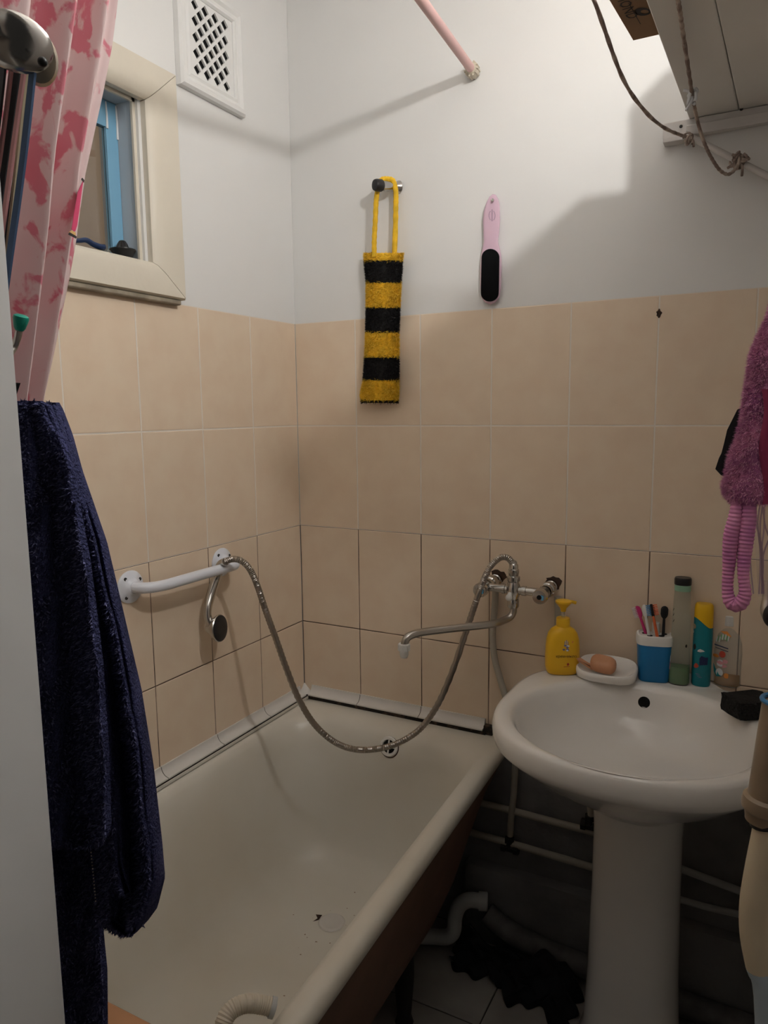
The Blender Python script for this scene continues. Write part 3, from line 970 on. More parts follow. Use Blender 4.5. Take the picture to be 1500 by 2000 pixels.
# fuzzy mitts ---------------------------------------------------------------
def fuzz_body(rows, bands, y0, depth, mats, light, dens, ln, wd):
    """flattened fuzzy tube; rows (v,uL,uR); bands (v0,v1,mat index); light: tip material per index"""
    mb = MB()
    nv, nu = 60, 30
    v0, v1 = rows[0][0], rows[-1][0]
    def P(a, b):
        v = lerp(v0, v1, b); uL, uR = interp(rows, v)
        th = a * 2 * PI
        u = (uL + uR) / 2 - (uR - uL) / 2 * math.copysign(abs(math.cos(th)) ** .8, math.cos(th))
        taper = min(1, min(b, 1 - b) / .03 + .25)
        y = y0 - depth * math.sin(th) * (taper if math.sin(th) > 0 else .6 * taper) + .0012 * math.sin(30 * b + 9 * a)
        return at_y(u, v, y)
    def band(v):
        for a, b, m_ in bands:
            if a <= v < b: return m_
        return bands[-1][2]
    for j in range(nv):
        for i in range(nu):
            q = [P(i / nu, j / nv), P((i + 1) / nu, j / nv), P((i + 1) / nu, (j + 1) / nv), P(i / nu, (j + 1) / nv)]
            mb.add(q, [(0, 1, 2, 3)], band(lerp(v0, v1, (j + .5) / nv)))
    mb.add([P(i / nu, 1) for i in range(nu)], [tuple(range(nu))], bands[-1][2])
    mb.add([P(i / nu, 0) for i in range(nu)], [tuple(range(nu))], bands[0][2])
    for k in range(dens):
        a, b = random.uniform(-.03, .53), random.random()
        p = P(a, b); du = P(a + .01, b) - p; dv = P(a, b + .01) - p
        n = dv.cross(du)
        if n.length < 1e-9: continue
        n.normalize()
        if n.y > 0: n = -n
        if k % 4 == 0:
            a = random.choice([-.01, .51]) + random.uniform(-.04, .04)
            p = P(a, b)
            n = Vector((-1 if a < .25 else 1, -.35, 0)).normalized()
        dd = (n + Vector((random.uniform(-.7, .7), random.uniform(-.5, .2), random.uniform(-1.1, .5)))).normalized()
        m_ = band(lerp(v0, v1, b) + random.uniform(-3, 3))
        mb.spike(p, dd, ln * random.uniform(.6, 1.25), wd, light[m_] if random.random() < .45 else m_)
    return mb


t = thing('shower_mitt', 'long fuzzy yellow and black striped mitt hanging on the wall hook', 'bath mitt', tuple(at_y(748, 640, -.02)))
rows = [(494, 713, 787), (510, 714, 785), (553, 718, 782), (600, 718, 780), (648, 717, 778), (697, 715, 778), (742, 712, 778), (770, 706, 778), (787, 708, 776)]
bands = [(0, 510, 0), (510, 552, 1), (552, 600, 0), (600, 648, 1), (648, 697, 0), (697, 742, 1), (742, 782, 0), (782, 999, 1)]
mb = fuzz_body(rows, bands, -.024, .013, None, {0: 2, 1: 1}, 20000, .0075, .0009)
mb.build('body', [M['yellow_yarn'], M['black_yarn'], M['yellow_yarn_light']], t, fix=False)
mb = MB()
sp = [at_y(731, 502, -.034), at_y(731, 470, -.036), at_y(733, 430, -.038), at_y(735, 390, -.040)] + [at_y(739, 366, -.040), at_y(745, 352, -.034), at_y(757, 350, -.026), at_y(768, 354, -.020)] + [at_y(773, 375, -.022), at_y(773, 410, -.022), at_y(772, 455, -.022), at_y(770, 502, -.024)]
mb.tube(sp, .0068, 10, 0, True, 10, corr=.0005, pitch=.007)
mb.build('loop', M['yellow_yarn'], t)

# foot file
t = thing('foot_file', 'pale pink foot file with black pad hanging on a nail', 'foot file', tuple(at_y(960, 480, -.008)))
outl_r = [(380, 968), (388, 973), (400, 976), (430, 977), (455, 975), (472, 973), (484, 976), (497, 979), (520, 980), (560, 979), (580, 976), (590, 969), (595, 958)]
outl_l = [(590, 946), (580, 940), (560, 938), (520, 938), (505, 939), (490, 941), (472, 945), (455, 944), (430, 943), (412, 945), (395, 950), (384, 956), (379, 962)]
front, back = -.016, -.003
out = [(u, v) for v, u in outl_r] + [(u, v) for v, u in outl_l]
mid = (959, 487)
def shr(q, k): return (mid[0] + (q[0] - mid[0]) * (1 - k * 4), mid[1] + (q[1] - mid[1]) * (1 - k * .6))
mb = MB()
mb.loft([[at_y(*shr(q, .02), back) for q in out], [at_y(*q, back - .003) for q in out], [at_y(*q, front + .004) for q in out], [at_y(*shr(q, .02), front + .001) for q in out], [at_y(*shr(q, .06), front) for q in out]], True, True, True)
mb.build('handle', M['pink_plastic'], t, angle=50)
FILE = mb
mb = MB()
r_ = 17.5
st = [(958 + r_ * math.cos(a), 503 - 17 * math.sin(a)) for a in [PI * k / 14 for k in range(15)]] + [(956.5 - r_ * math.cos(a), 572 + 17 * math.sin(a)) for a in [PI * k / 14 for k in range(15)]]
mb.loft([[at_y(*q, front + .002) for q in st], [at_y(*q, front - .0022) for q in st], [at_y(956 + (q[0] - 956) * .96, 537 + (q[1] - 537) * .985, front - .003) for q in st]], True, True, True)
mb.build('pad', M['pad'], t)
mb = MB()
for sgn in (-1, 1):
    arc = [at_y(961 + sgn * 6 * math.cos(a), 421 - 10 * math.sin(a), front - .0007) for a in [math.radians(-62 + 124 * k / 10) for k in range(11)]]
    mb.tube(arc, .00055, 6)
mb.tube([at_y(961, 409, front - .0007), at_y(961, 432, front - .0007)], .0009, 6)
mb.build('emblem', mat('grey_emblem', (.32, .22, .30), .5), t)
mb = MB(); nl = at_y(962, 391, -.0205); mb.lathe((nl.x, -.0005, nl.z), (0, -1, 0), [(.0018, 0), (.0018, .0185), (.0042, .0195), (.0038, .0215), (.001, .022)], 14)
tag(mb.build('nail', M['chrome'], None, tuple(at_y(961, 391, 0))), 'small nail through the hole of the pink foot file', 'nail')

# dark wall plug on the tiles
p = at_y(1287, 612, 0)
mb = MB()
loops = [[p + Vector((r * (1 + .25 * math.sin(5 * a + 1)) * math.cos(a) * .8, -h, r * (1 + .2 * math.cos(4 * a)) * math.sin(a) * 1.25)) for a in [2 * PI * i / 22 for i in range(22)]] for r, h in ((.0072, -.0005), (.0068, .0015), (.004, .0030), (.002, .0015))]
mb.loft(loops, True, True, True)
tag(mb.build('wall_plug', M['rust'], None, tuple(p)), 'dark brown plug stuck in the tile joint right of the foot file', 'wall plug')

# ================================================================== GRAB BAR
t = thing('grab_bar', 'white bent grab bar with two screw flanges on the left wall tiles', 'grab bar', tuple(at_x(262, 1145, 0)))
f1, f2 = at_x(253, 1146, 0), at_x(431, 1098, 0)
GX = .055
mb = MB()
g1, g2 = at_x(262, 1147, .03), at_x(437, 1104, .03)
P = [Vector((.004, f1.y, f1.z)), Vector((.018, f1.y + .001, f1.z)), Vector((.034, f1.y + .008, f1.z - .001)), Vector((.048, f1.y + .030, f1.z - .002)), Vector((GX, f1.y + .065, f1.z - .002)),
     Vector((GX + .004, (f1.y + f2.y) / 2, (f1.z + f2.z) / 2)), Vector((GX + .004, f2.y - .035, f2.z)), Vector((GX - .002, f2.y - .008, f2.z)), Vector((.038, f2.y + .003, f2.z)), Vector((.02, f2.y + .004, f2.z)), Vector((.004, f2.y + .004, f2.z))]
mb.tube(P, .0125, 18, 0, True, 8)
mb.build('bar', M['white_metal'], t)
for f in (f1, f2 + Vector((0, .002, 0))):
    mb = MB(); mb.lathe(Vector((.0003, f.y, f.z)), (1, 0, 0), [(.0365, 0), (.037, .003), (.034, .0062), (.022, .009), (.0175, .013), (.014, .016)], 32)
    fl = mb.build('flange', M['white_metal'], t)
    for k in range(4):
        a = math.radians(30 + 100 * k)
        mb = MB(); mb.lathe(Vector((.0072, f.y + .0275 * math.cos(a), f.z + .0275 * math.sin(a))), (1, 0, 0), [(.0040, 0), (.0040, .0015), (.002, .0012)], 12)
        s_ = mb.build('screw', M['dark_iron'], fl)

# ================================================================== MIXER
my = -.078
kl, kr = at_y(942, 1160, -.115), at_y(1060, 1173, -.115)
ml, mr = at_y(963, 1147, my), at_y(1072, 1160, my)
mc = at_y(1007, 1160, my)
t = thing('bath_mixer', 'chrome wall mixer with swivel spout between bathtub and washbasin', 'mixer tap', tuple(mc))
mzz = (ml.z + mr.z) / 2
ml = Vector((.617, my, mzz)); mr = Vector((.769, my, mzz)); mc = Vector((.692, my, mzz))
mb = MB()
mb.lathe(ml, (1, 0, 0), [(.0105, 0), (.0105, .045), (.0125, .046), (.0125, .054), (.0105, .055), (.0105, .097), (.0125, .098), (.0125, .108), (.0105, .109), (.0105, .152)], 20)
mb.lathe(mc + Vector((0, 0, -.046)), (0, 0, 1), [(.012, 0), (.0145, .004), (.0145, .020), (.013, .024), (.0165, .034), (.0185, .046), (.0165, .058), (.0135, .066), (.0165, .070), (.0165, .080), (.012, .083), (.0135, .088), (.0135, .098), (.010, .101)], 24)
mb.build('body', M['chrome'], t)
mb = MB(); q = at_y(994, 1167, -.105); mb.tube([mc + Vector((-.004, -.008, -.004)), q], .006, 10); mb.ball(q, .0085, 0, 12)
mb.build('diverter', M['white_plastic'], t)
for (e_, k_, ff) in ((ml, kl, Vector((.621, 0, Z0 - .402))), (mr, kr, Vector((.768, 0, Z0 - .405)))):
    mb = MB()
    mb.lathe(ff + Vector((0, -.002, 0)), (e_ + Vector((0, .01, 0))) - ff, [(.0165, 0), (.0165, .010), (.0145, .012), (.0145, .026), (.0185, .028), (.0185, .046), (.0155, .049), (.0155, .062)], 6 if False else 20)
    mb.build('connector', M['chrome'], t)
    mb = MB(); dd = Vector((k_.x - e_.x * 1.0, -1 * .037, (k_.z - e_.z)))
    dd = Vector((0, -1, 0)) * .9 + (k_ - e_).normalized() * .1
    mb.lathe(e_ + Vector((0, .006, 0)), dd, [(.0145, 0), (.0165, .006), (.0165, .026), (.0185, .03), (.0185, .044), (.0165, .049), (.006, .0495)], 20, 0)
    mb.lathe(e_ + Vector((0, .006, 0)) + dd.normalized() * .0495, dd, [(.0058, 0), (.0058, .0012), (.001, .0012)], 14, 1)
    c = e_ + Vector((0, .006, 0)) + dd.normalized() * .0502
    mb.add([c + Vector((.004, -.0004, .007)), c + Vector((.012, -.0004, .004)), c + Vector((.011, -.0004, -.006)), c + Vector((.005, -.0004, -.007)), c + Vector((.0065, -.0004, 0))], [(0, 1, 2, 3, 4)], 2)
    mb.build('valve_knob', [M['chrome'], M['black'], mat('light_blue_mark', (.12, .38, .62), .4)], t)
    # broken hole in the tile around the connector
    mb = MB()
    loop = [ff + Vector((.021 * (1 + random.uniform(-.2, .25)) * math.cos(a) + .003, -.0012, .018 * (1 + random.uniform(-.2, .3)) * math.sin(a) + .008)) for a in [2 * PI * i / 16 for i in range(16)]]
    mb.add(loop, [tuple(range(16))])
    mb.build('wall_hole', M['rust'], t)
# spout
sz = mc.z - .074
P = [mc + Vector((0, 0, -.040)), mc + Vector((0, 0, -.056)), at_z(998, 1199, sz + .004), at_z(985, 1211, sz), at_z(960, 1219, sz), at_z(900, 1226, sz), at_z(840, 1233, sz), at_z(812, 1238, sz), at_z(795, 1246, sz - .006)]
tip = P[-1] + (P[-1] - P[-2]) * .35; tip.z = P[-1].z - .018
P.append(tip)
P[2] = P[1] + Vector((-.005, -.006, -.012))
mb = MB(); mb.tube(P, .0092, 16, 0, True, 10)
mb.build('spout', M['steel'], t)
mb = MB(); mb.lathe(tip + Vector((0, 0, .006)), (0, 0, -1), [(.0125, 0), (.0135, .002), (.0135, .016), (.0105, .017), (.0105, .026), (.008, .034), (.006, .034)], 22)
for k in range(12):
    a = 2 * PI * k / 12
    mb.obox(tip + Vector((math.cos(a) * .0135, math.sin(a) * .0135, -.003)), Vector((math.cos(a), math.sin(a), 0)) * .001, Vector((-math.sin(a), math.cos(a), 0)) * .0018, Vector((0, 0, 1)) * .007)
mb.build('aerator', M['white_plastic'], t)

# shower hose hangs in the vertical plane between mixer and grab bar
hs = mc + Vector((0, 0, .055)); he = at_x(437, 1098, .072)
pn = (he - hs).cross(Vector((0, 0, 1))).normalized()
H = lambda u, v: at_plane(u, v, hs, pn)
P = [hs - Vector((0, 0, .006)), hs + Vector((0, 0, .014)), H(1004, 1105), H(992, 1090), H(976, 1090), H(957, 1108), H(942, 1140), H(928, 1180), H(908, 1240), H(884, 1310), H(856, 1374), H(822, 1422), H(780, 1450), H(735, 1463), H(690, 1463), H(650, 1447), H(612, 1412), H(582, 1362), H(558, 1302), H(538, 1245), H(518, 1190), H(502, 1142), H(488, 1112), H(472, 1096), H(455, 1092), H(440, 1097)]
t = thing('hand_shower', 'chrome hand shower with black face and long metal hose, hung over the grab bar', 'shower', tuple(he))
mb = MB(); mb.tube(P, .0078, 12, 0, True, 26, corr=.0006, pitch=.0042)
mb.build('hose', M['hose_steel'], t)
mb = MB(); mb.lathe(P[0] - Vector((0, 0, .004)), (0, 0, 1), [(.011, 0), (.0115, .004), (.0115, .018), (.009, .022)], 18)
mb.build('hose_nut', M['chrome'], t)
hx = .030
Q = [P[-1], Vector((.050, at_x(428, 1103, .045).y, at_x(428, 1103, .045).z)), at_x(424, 1125, .030), at_x(413, 1158, .026), at_x(406, 1185, .030), at_x(406, 1205, .034), at_x(412, 1222, .040)]
mb = MB(); mb.tube(Q, lambda s: .0098 + .002 * math.sin(PI * min(1, s * 1.3)), 14, 0, True, 8)
mb.build('handle', M['chrome'], t)
hc = at_x(424, 1227, .050); hd = Vector((.62, -.18, -.12)).normalized()
hd = Vector((.88, .16, .07)).normalized()
mb = MB(); mb.lathe(hc - hd * .018, hd, [(.010, -.010), (.017, .000), (.027, .012), (.0335, .021), (.0345, .025), (.033, .027)], 28)
mb.build('head', M['chrome'], t)
mb = MB(); mb.lathe(hc + hd * .0075, hd, [(.0325, 0), (.0325, .003), (.030, .0045), (.016, .0055), (.0001, .0058)], 28)
mb.build('face_plate', M['black_rubber'], t)

# ================================================================== PIPES UNDER THE WASHBASIN
def pipe(name, label, pts, r, m, sub=8, group=None, cat='pipe'):
    mb = MB(); mb.tube(pts, r, 14, 0, True, sub)
    return tag(mb.build(name, m, None, tuple(Vector(pts[0]))), label, cat, group)


def W(u, v, y=-.02): return at_y(u, v, y)


pipe('supply_pipe', 'off-white supply pipe dropping from the left mixer inlet behind the washbasin', [W(968, 1152, -.016), W(966, 1190, -.014), W(962, 1240, -.014), W(966, 1285, -.016), W(978, 1330, -.02), W(998, 1400, -.03), W(1006, 1470, -.032), W(1004, 1540, -.03), W(999, 1590, -.028), W(996, 1632, -.026)], .0085, M['hose_white'])
pipe('supply_pipe', 'off-white supply pipe dropping from the right mixer inlet behind the soap bottle', [W(1089, 1165, -.012), W(1090, 1200, -.012), W(1090, 1260, -.012), W(1096, 1330, -.014), W(1118, 1430, -.02), W(1140, 1520, -.024), W(1152, 1570, -.026), W(1155, 1605, -.026)], .0085, M['hose_white'])
a, b = W(860, 1548, -.022), W(1150, 1631, -.022)
pipe('water_pipe', 'upper of two thin pipes running along the back wall under the washbasin', [Vector((.40, -.022, a.z)), Vector((.65, -.022, a.z)), Vector((.98, -.022, a.z - .004))], .0095, M['hose_white'])
a = W(1003, 1648, -.024)
pipe('water_pipe', 'lower of two thin pipes running along the back wall under the washbasin', [Vector((.40, -.026, a.z)), Vector((.7, -.026, a.z)), Vector((.98, -.026, a.z - .006))], .0095, M['hose_white'])
for (u, v, lab) in ((995, 1655, 'black pipe tee at the foot of the left supply pipe'), (1152, 1612, 'black pipe tee beside the pedestal at the upper pipe')):
    c = W(u, v, -.026)
    t = thing('pipe_tee', lab, 'pipe fitting', tuple(c))
    mb = MB(); mb.lathe(c + Vector((-.022, 0, 0)), (1, 0, 0), [(.015, 0), (.015, .012), (.012, .013), (.012, .034), (.015, .035), (.015, .048)], 6)
    mb.build('sleeve', M['dark_iron'], t)
    mb = MB(); mb.lathe(c + Vector((0, 0, 0)), (0, 0, 1), [(.012, 0), (.012, .014), (.014, .015), (.014, .028)], 6)
    mb.build('branch', M['dark_iron'], t)
t = thing('bath_trap', 'grey white plastic trap pipe rising from under the bathtub', 'drain trap', (.5, -.12, .03))
mb = MB()
Q = [Vector((.30, -.30, .055)), Vector((.40, -.19, .050)), at_y(840, 1829, -.13), at_y(872, 1830, -.125), at_y(886, 1818, -.12), at_y(889, 1790, -.11), at_y(898, 1768, -.105), at_y(915, 1758, -.10), at_y(938, 1760, -.09)]
for q in Q: q.z = max(q.z, .03)
mb.tube(Q, .020, 18, 0, True, 8)
mb.build('bend', M['pvc'], t)
mb = MB(); dd = (Q[-1] - Q[-2]).normalized(); mb.lathe(Q[-1] - dd * .004, dd, [(.024, 0), (.024, .022), (.021, .024)], 20)
mb.build('collar', M['pvc'], t)
sa = at_y(950, 1782, -.066)
pipe('sewer_pipe', 'thick grey sewer pipe lying along the wall behind the black cloth', [sa, Vector((sa.x + .1, -.066, .072)), Vector((1.0, -.066, .048)), Vector((XR - .003, -.066, .038))], .029, mat('dirty_sewer_pipe', (.16, .15, .145), .7, var=.4, vscale=20), 6)
# black cloth heap on the floor
mb = MB()
def heap(a, b):
    x = lerp(.555, .892, a); wv = .5 + .5 * math.sin(9 * a + 2)
    yf = lerp(-.150, -.235, a) - .02 * math.sin(14 * a) - .012 * math.sin(37 * a)
    yb = -.097
    y = lerp(yf, yb, b)
    h = .003 + (.062 + .018 * math.sin(9 * a + 1) + .012 * math.sin(23 * a + 5 * b)) * b ** .55 * (min(1, min(a, 1 - a) / .12)) ** .6
    h += .006 * math.sin(40 * a + 11 * b) * math.sin(PI * b)
    return Vector((x + .012 * math.sin(17 * b + 6 * a), y, max(h, .002)))
mb.grid(heap, 70, 24)
ch = mb.build('black_cloth', M['black_cloth'], None, (.75, -.12, 0))
sol = ch.modifiers.new('thick', 'SOLIDIFY'); sol.thickness = .0015
tag(ch, 'crumpled black cloth on the floor between bathtub and pedestal', 'cloth')
# pipes and plank right of the pedestal
a, b = W(1325, 1695, -.03), W(1450, 1742, -.03)
pipe('wall_pipe', 'upper thin grey pipe sagging along the wall right of the pedestal', [a + (a - b) * .9, a, (a + b) / 2, b, b + (b - a) * .7 ], .009, M['pvc'], 4)
a, b = W(1325, 1756, -.03), W(1440, 1785, -.03)
pipe('wall_pipe', 'lower thin grey pipe along the wall right of the pedestal', [a + (a - b) * .9, a, (a + b) / 2 + Vector((0, 0, -.002)), b, b + (b - a) * .7], .008, M['pvc'], 4)
mb = MB(); mb.box((1.09, -.055, .0005), (XR - .003, -.0365, .045))
struct(mb.build('baseboard_back', mat('brown_skirting', (.20, .15, .11), .7, var=.3, vscale=9), bevel=.003))

# drain riser at the right edge
t = thing('riser_pipe', 'cream and tan riser pipe with collar at the right edge of the view', 'pipe', (1.27, -.85, 0))
RY = -.85
def RP(ul, v, r): return at_y(ul + r * FPX / .93, v, RY)
mb = MB()
Q = [RP(1477, 1590, .017), RP(1473, 1630, .0165), RP(1459, 1700, .0165), RP(1448, 1770, .0165), RP(1449, 1830, .0165), RP(1460, 1890, .0165)]
mb.tube(Q, .0175, 20, 0, True, 8)
mb.build('upper_bend', M['pipe_cream'], t)
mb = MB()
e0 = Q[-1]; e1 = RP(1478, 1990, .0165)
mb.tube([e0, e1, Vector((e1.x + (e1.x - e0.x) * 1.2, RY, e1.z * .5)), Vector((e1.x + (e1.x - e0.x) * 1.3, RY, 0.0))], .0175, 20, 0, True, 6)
mb.build('lower_pipe', M['pipe_blue'], t)  # lower length coloured pale blue, the bend above it cream
mb = MB()
u0, u1 = RP(1463, 1560, .021), RP(1493, 1375, .021)
mb.tube([u0, u1], .0205, 22)
mb.tube([u0 + Vector((.006, -.0205, .0)), u1 + Vector((.006, -.0205, 0))], .001, 6)
mb.build('sleeve', M['pipe_tan'], t)
mb = MB(); dd = (u0 - u1).normalized()
mb.lathe(u0 - dd * .004, dd, [(.0215, 0), (.0255, .003), (.0265, .010), (.0255, .018), (.022, .021), (.020, .030), (.0195, .034)], 26)
mb.build('collar', M['pipe_tan'], t)
mb = MB(); ring = [RP(1476, 1606, .017) + Vector((.019 * math.cos(2 * PI * k / 24), .019 * math.sin(2 * PI * k / 24), .006 * math.cos(2 * PI * k / 24))) for k in range(25)]
mb.tube(ring, .0025, 8)
mb.build('seal', M['black_rubber'], t)
mb = MB(); ring = [u1 + Vector((.0205 * math.cos(2 * PI * k / 24), .0205 * math.sin(2 * PI * k / 24), .004)) for k in range(25)]
mb.tube(ring, .003, 8)
mb.build('ring', M['blue_ring'], t)

# towel-rail end and lilac mesh at the right edge, pink mitt
c = at_y(1503, 1200, -.70)
t = thing('rail_knob', 'round chrome rail end with black centre at the right edge', 'rail end', tuple(c))
mb = MB(); mb.tube([c + Vector((0, .01, .045)), c + Vector((0, .006, .02)), c, c + Vector((.02, .004, -.016)), c + Vector((XR - c.x - .002, .004, -.016))], .0105, 16, 0, True, 6)
mb.build('rail', M['steel'], t)
mb = MB(); mb.ball(c + Vector((.002, -.006, .0)), .0105, 0, 14, (1, 1, 1.5))
mb.build('plug', M['black_rubber'], t)

PY = -.78
t = thing('shower_mitt', 'long fuzzy pink mitt hanging upside down at the right edge', 'bath mitt', tuple(at_y(1470, 850, PY)))
rows = [(560, 1520, 1590), (620, 1503, 1600), (650, 1488, 1605), (690, 1470, 1605), (760, 1459, 1605), (820, 1452, 1605), (860, 1441, 1600), (890, 1428, 1600), (930, 1420, 1595), (945, 1415, 1590), (965, 1418, 1580), (985, 1436, 1560)]
mb = fuzz_body(rows, [(0, 9999, 0)], PY, .016, None, {0: 1}, 26000, .0068, .0006)
mb.build('body', [M['pink_yarn'], M['pink_yarn_light']], t, fix=False)
mb = MB()
mb.tube([at_y(1440, 975, PY - .004), at_y(1436, 1010, PY - .006), at_y(1428, 1050, PY - .006), at_y(1424, 1100, PY - .006), at_y(1421, 1150, PY - .008), at_y(1427, 1175, PY - .010), at_y(1443, 1180, PY - .012), at_y(1455, 1160, PY - .012), at_y(1452, 1120, PY - .010), at_y(1455, 1070, PY - .006), at_y(1462, 1010, PY - .004), at_y(1462, 975, PY - .002)],
        lambda s: .0068 + .0028 * math.sin(9 * s) ** 2, 10, 0, True, 30, corr=.0005, pitch=.005)
mb.build('loop', M['pink_yarn'], t)
mb = MB()
bk = [(1440, 800), (1452, 795), (1462, 960), (1430, 935), (1408, 928), (1397, 916), (1404, 895), (1409, 885), (1414, 866), (1420, 840)]
mb.prism([at_y(u, v, PY + .022) for u, v in bk], (0, .006, 0))
mb.build('lining', M['black_yarn'], t, smooth=False)
mb = MB()
mb.grid(lambda a, b: at_y(lerp(1487 + 5 * math.sin(9 * b), 1520, a), lerp(760, 985, b), PY - .020 - .006 * math.sin(PI * a)), 8, 20)
o_ = mb.build('ribbon', M['magenta'], t)
mb = MB()
for k in range(9):
    u = 1472 + random.uniform(0, 40)
    mb.tube([at_y(u + random.uniform(-4, 4), 965, PY + .05), at_y(u + random.uniform(-14, 14), 1020, PY + .052), at_y(u + random.uniform(-14, 14), 1085, PY + .054), at_y(u + random.uniform(-10, 10), 1160, PY + .05)], .0011, 5, 0, True, 5)
mb.grid(lambda a, b: at_y(lerp(1470 + 10 * b, 1512, a), lerp(960, 1165, b), PY + .054 + .004 * math.sin(12 * a + 7 * b)), 10, 20, 1)
tag(mb.build('mesh_sponge', [M['mesh_lilac'], mat('lilac_net', (.6, .42, .55), .6, alpha=.16)], None, tuple(at_y(1490, 1060, PY + .05))), 'translucent lilac mesh sponge hanging behind the pink mitt', 'mesh sponge')

# ================================================================== CURTAIN
t = thing('shower_curtain', 'pink blotched shower curtain bunched at the upper left', 'shower curtain', (.68, -1.35, 1.4))
edge = [(-260, 262), (0, 225), (90, 214), (170, 200), (260, 182), (340, 166), (410, 157), (470, 150), (540, 138), (600, 126), (690, 108), (780, 88), (1000, 60)]
CX = .66
def cur(a, b):
    v = lerp(-260, 1000, b)
    u = interp(edge, v)[0]
    cx = lerp(.70, .585, b ** .8)
    R_ = at_x(u, v, cx)
    wd = lerp(.26, .13, min(1, b * 1.1))
    L_ = Vector((cx + .03, max(R_.y - wd, -1.425), R_.z))
    p = L_.lerp(R_, a)
    ph = 2 * PI * (3.4 * a + .25 * math.sin(2 * b)) + .5
    p.x += (.017 + .007 * b) * math.sin(ph) * (1 - a ** 6) + .004 * math.sin(2.3 * ph)
    return p
mb = MB(); mb.grid(cur, 110, 90)
CUR = mb
mb.build('cloth', M['curtain'], t, fix=False)
mb = MB()
for (uv, mm) in (([(163, 352), (160, 372), (155, 410), (151, 440), (147, 452), (140, 448), (146, 410), (152, 375)], 0), ([(136, 453), (150, 462), (149, 466), (134, 458)], 1), ([(161, 347), (165, 352), (164, 357), (159, 350)], 1), ([(148, 454), (140, 450), (134, 454), (148, 460)], 2)):
    pts = []
    for u, v in uv:
        h = at_x(u, v, .655)
        pts.append(h)
    mb.add(pts, [tuple(range(len(pts)))], mm)
    mb.add([p + Vector((-.0006, 0, 0)) for p in pts], [tuple(range(len(pts)))], mm)
mb.build('print', [M['curtain_red'], M['ink'], M['curtain_gold']], t, smooth=False)
for k in range(5):
    mb = MB()
    yy = -1.20 - .055 * k
    c = ra + rd * (-yy); 
    ring = [c + Vector((.018 * math.cos(2 * PI * i / 18), 0, .018 * math.sin(2 * PI * i / 18) - .004)) for i in range(19)]
    mb.tube(ring, .0022, 8)
    mb.build('curtain_ring', M['white_plastic'], t)

# ================================================================== HOOKS, STRAPS AND TOWEL BY THE DOOR
HY = -1.452
t = thing('coat_hook', 'chrome rounded coat hook at the top left corner', 'hook', tuple(at_y(20, 90, HY)))
hk = [at_y(-140, 60, HY), at_y(-90, 60, HY), at_y(-40, 70, HY), at_y(10, 78, HY), at_y(55, 82, HY)]
mb = MB()
c = at_y(28, 82, HY); n = (CAM - c).normalized(); x, y = frame_on(n); rr = .0185
x2 = (x * .98 - y * .15); y2 = (y * .98 + x * .15)
L = []
for r, h in ((.2, -.006), (.8, -.004), (1.0, 0), (1.0, .004), (.86, .0075), (.5, .010), (.01, .011)):
    L.append([c + (x2 * math.cos(2 * PI * i / 30) * 1.35 + y2 * math.sin(2 * PI * i / 30)) * rr * r + n * h for i in range(30)])
mb.loft(L, True, True, True)
mb.build('plate', M['chrome'], t)
mb = MB(); c2 = at_y(76, 116, HY + .024)
L = []
for r, h in ((.2, -.006), (.9, -.003), (1.0, 0), (.86, .004), (.01, .006)):
    L.append([c2 + (x * math.cos(2 * PI * i / 24) * 1.0 + y * math.sin(2 * PI * i / 24) * 1.35) * .0130 * r + n * h for i in range(24)])
mb.loft(L, True, True, True)
mb.build('side_lobe', mat('brass_grey', (.42, .37, .29), .3, 1.0), t)
mb = MB(); c3 = at_y(83, 121, HY - .006); mb.ball(c3, .0032, 0, 12)
mb.build('bead', M['black_rubber'], t)
mb = MB(); mb.tube([at_y(10, 60, HY + .01), at_y(-20, 50, YF + .02), Vector((at_y(-20, 50, YF).x, YF + .001, at_y(-20, 50, YF).z))], .004, 10, 0, True, 6)
mb.build('arm', M['chrome'], t)
t = thing('strap_bundle', 'dark blue, black and pink straps hanging from the chrome coat hook', 'straps', tuple(at_y(40, 150, HY)))
specs = [(M['strap_black'], 2, -60, 14), (M['strap_pink'], 20, -44, 5), (M['strap_black'], 33, -32, 12), (M['strap_pink'], 47, -22, 6), (M['strap_tan'], 53, -6, 4), (M['strap_black'], 57, -12, 7), (M['strap_blue'], 64, 2, 10), (M['strap_black'], -14, -80, 16)]
for k, (mm, ut, ub, wpx) in enumerate(specs):
    yy = HY + .010 + .004 * (k % 3)
    hw = wpx / 2 * 1.1
    mb = MB()
    A, B = [], []
    for j in range(22):
        b = j / 21; v = lerp(120, 620, b)
        u = lerp(ut, ub, b ** 1.05) + 1.5 * math.sin(5 * b + k)
        A.append(at_y(u - hw, v, yy)); B.append(at_y(u + hw, v, yy))
    off = Vector((0, .0018, 0))
    mb.loft([[p, q, q + off, p + off] for p, q in zip(A, B)], True, True, True)
    mb.build('strap', mm, t)

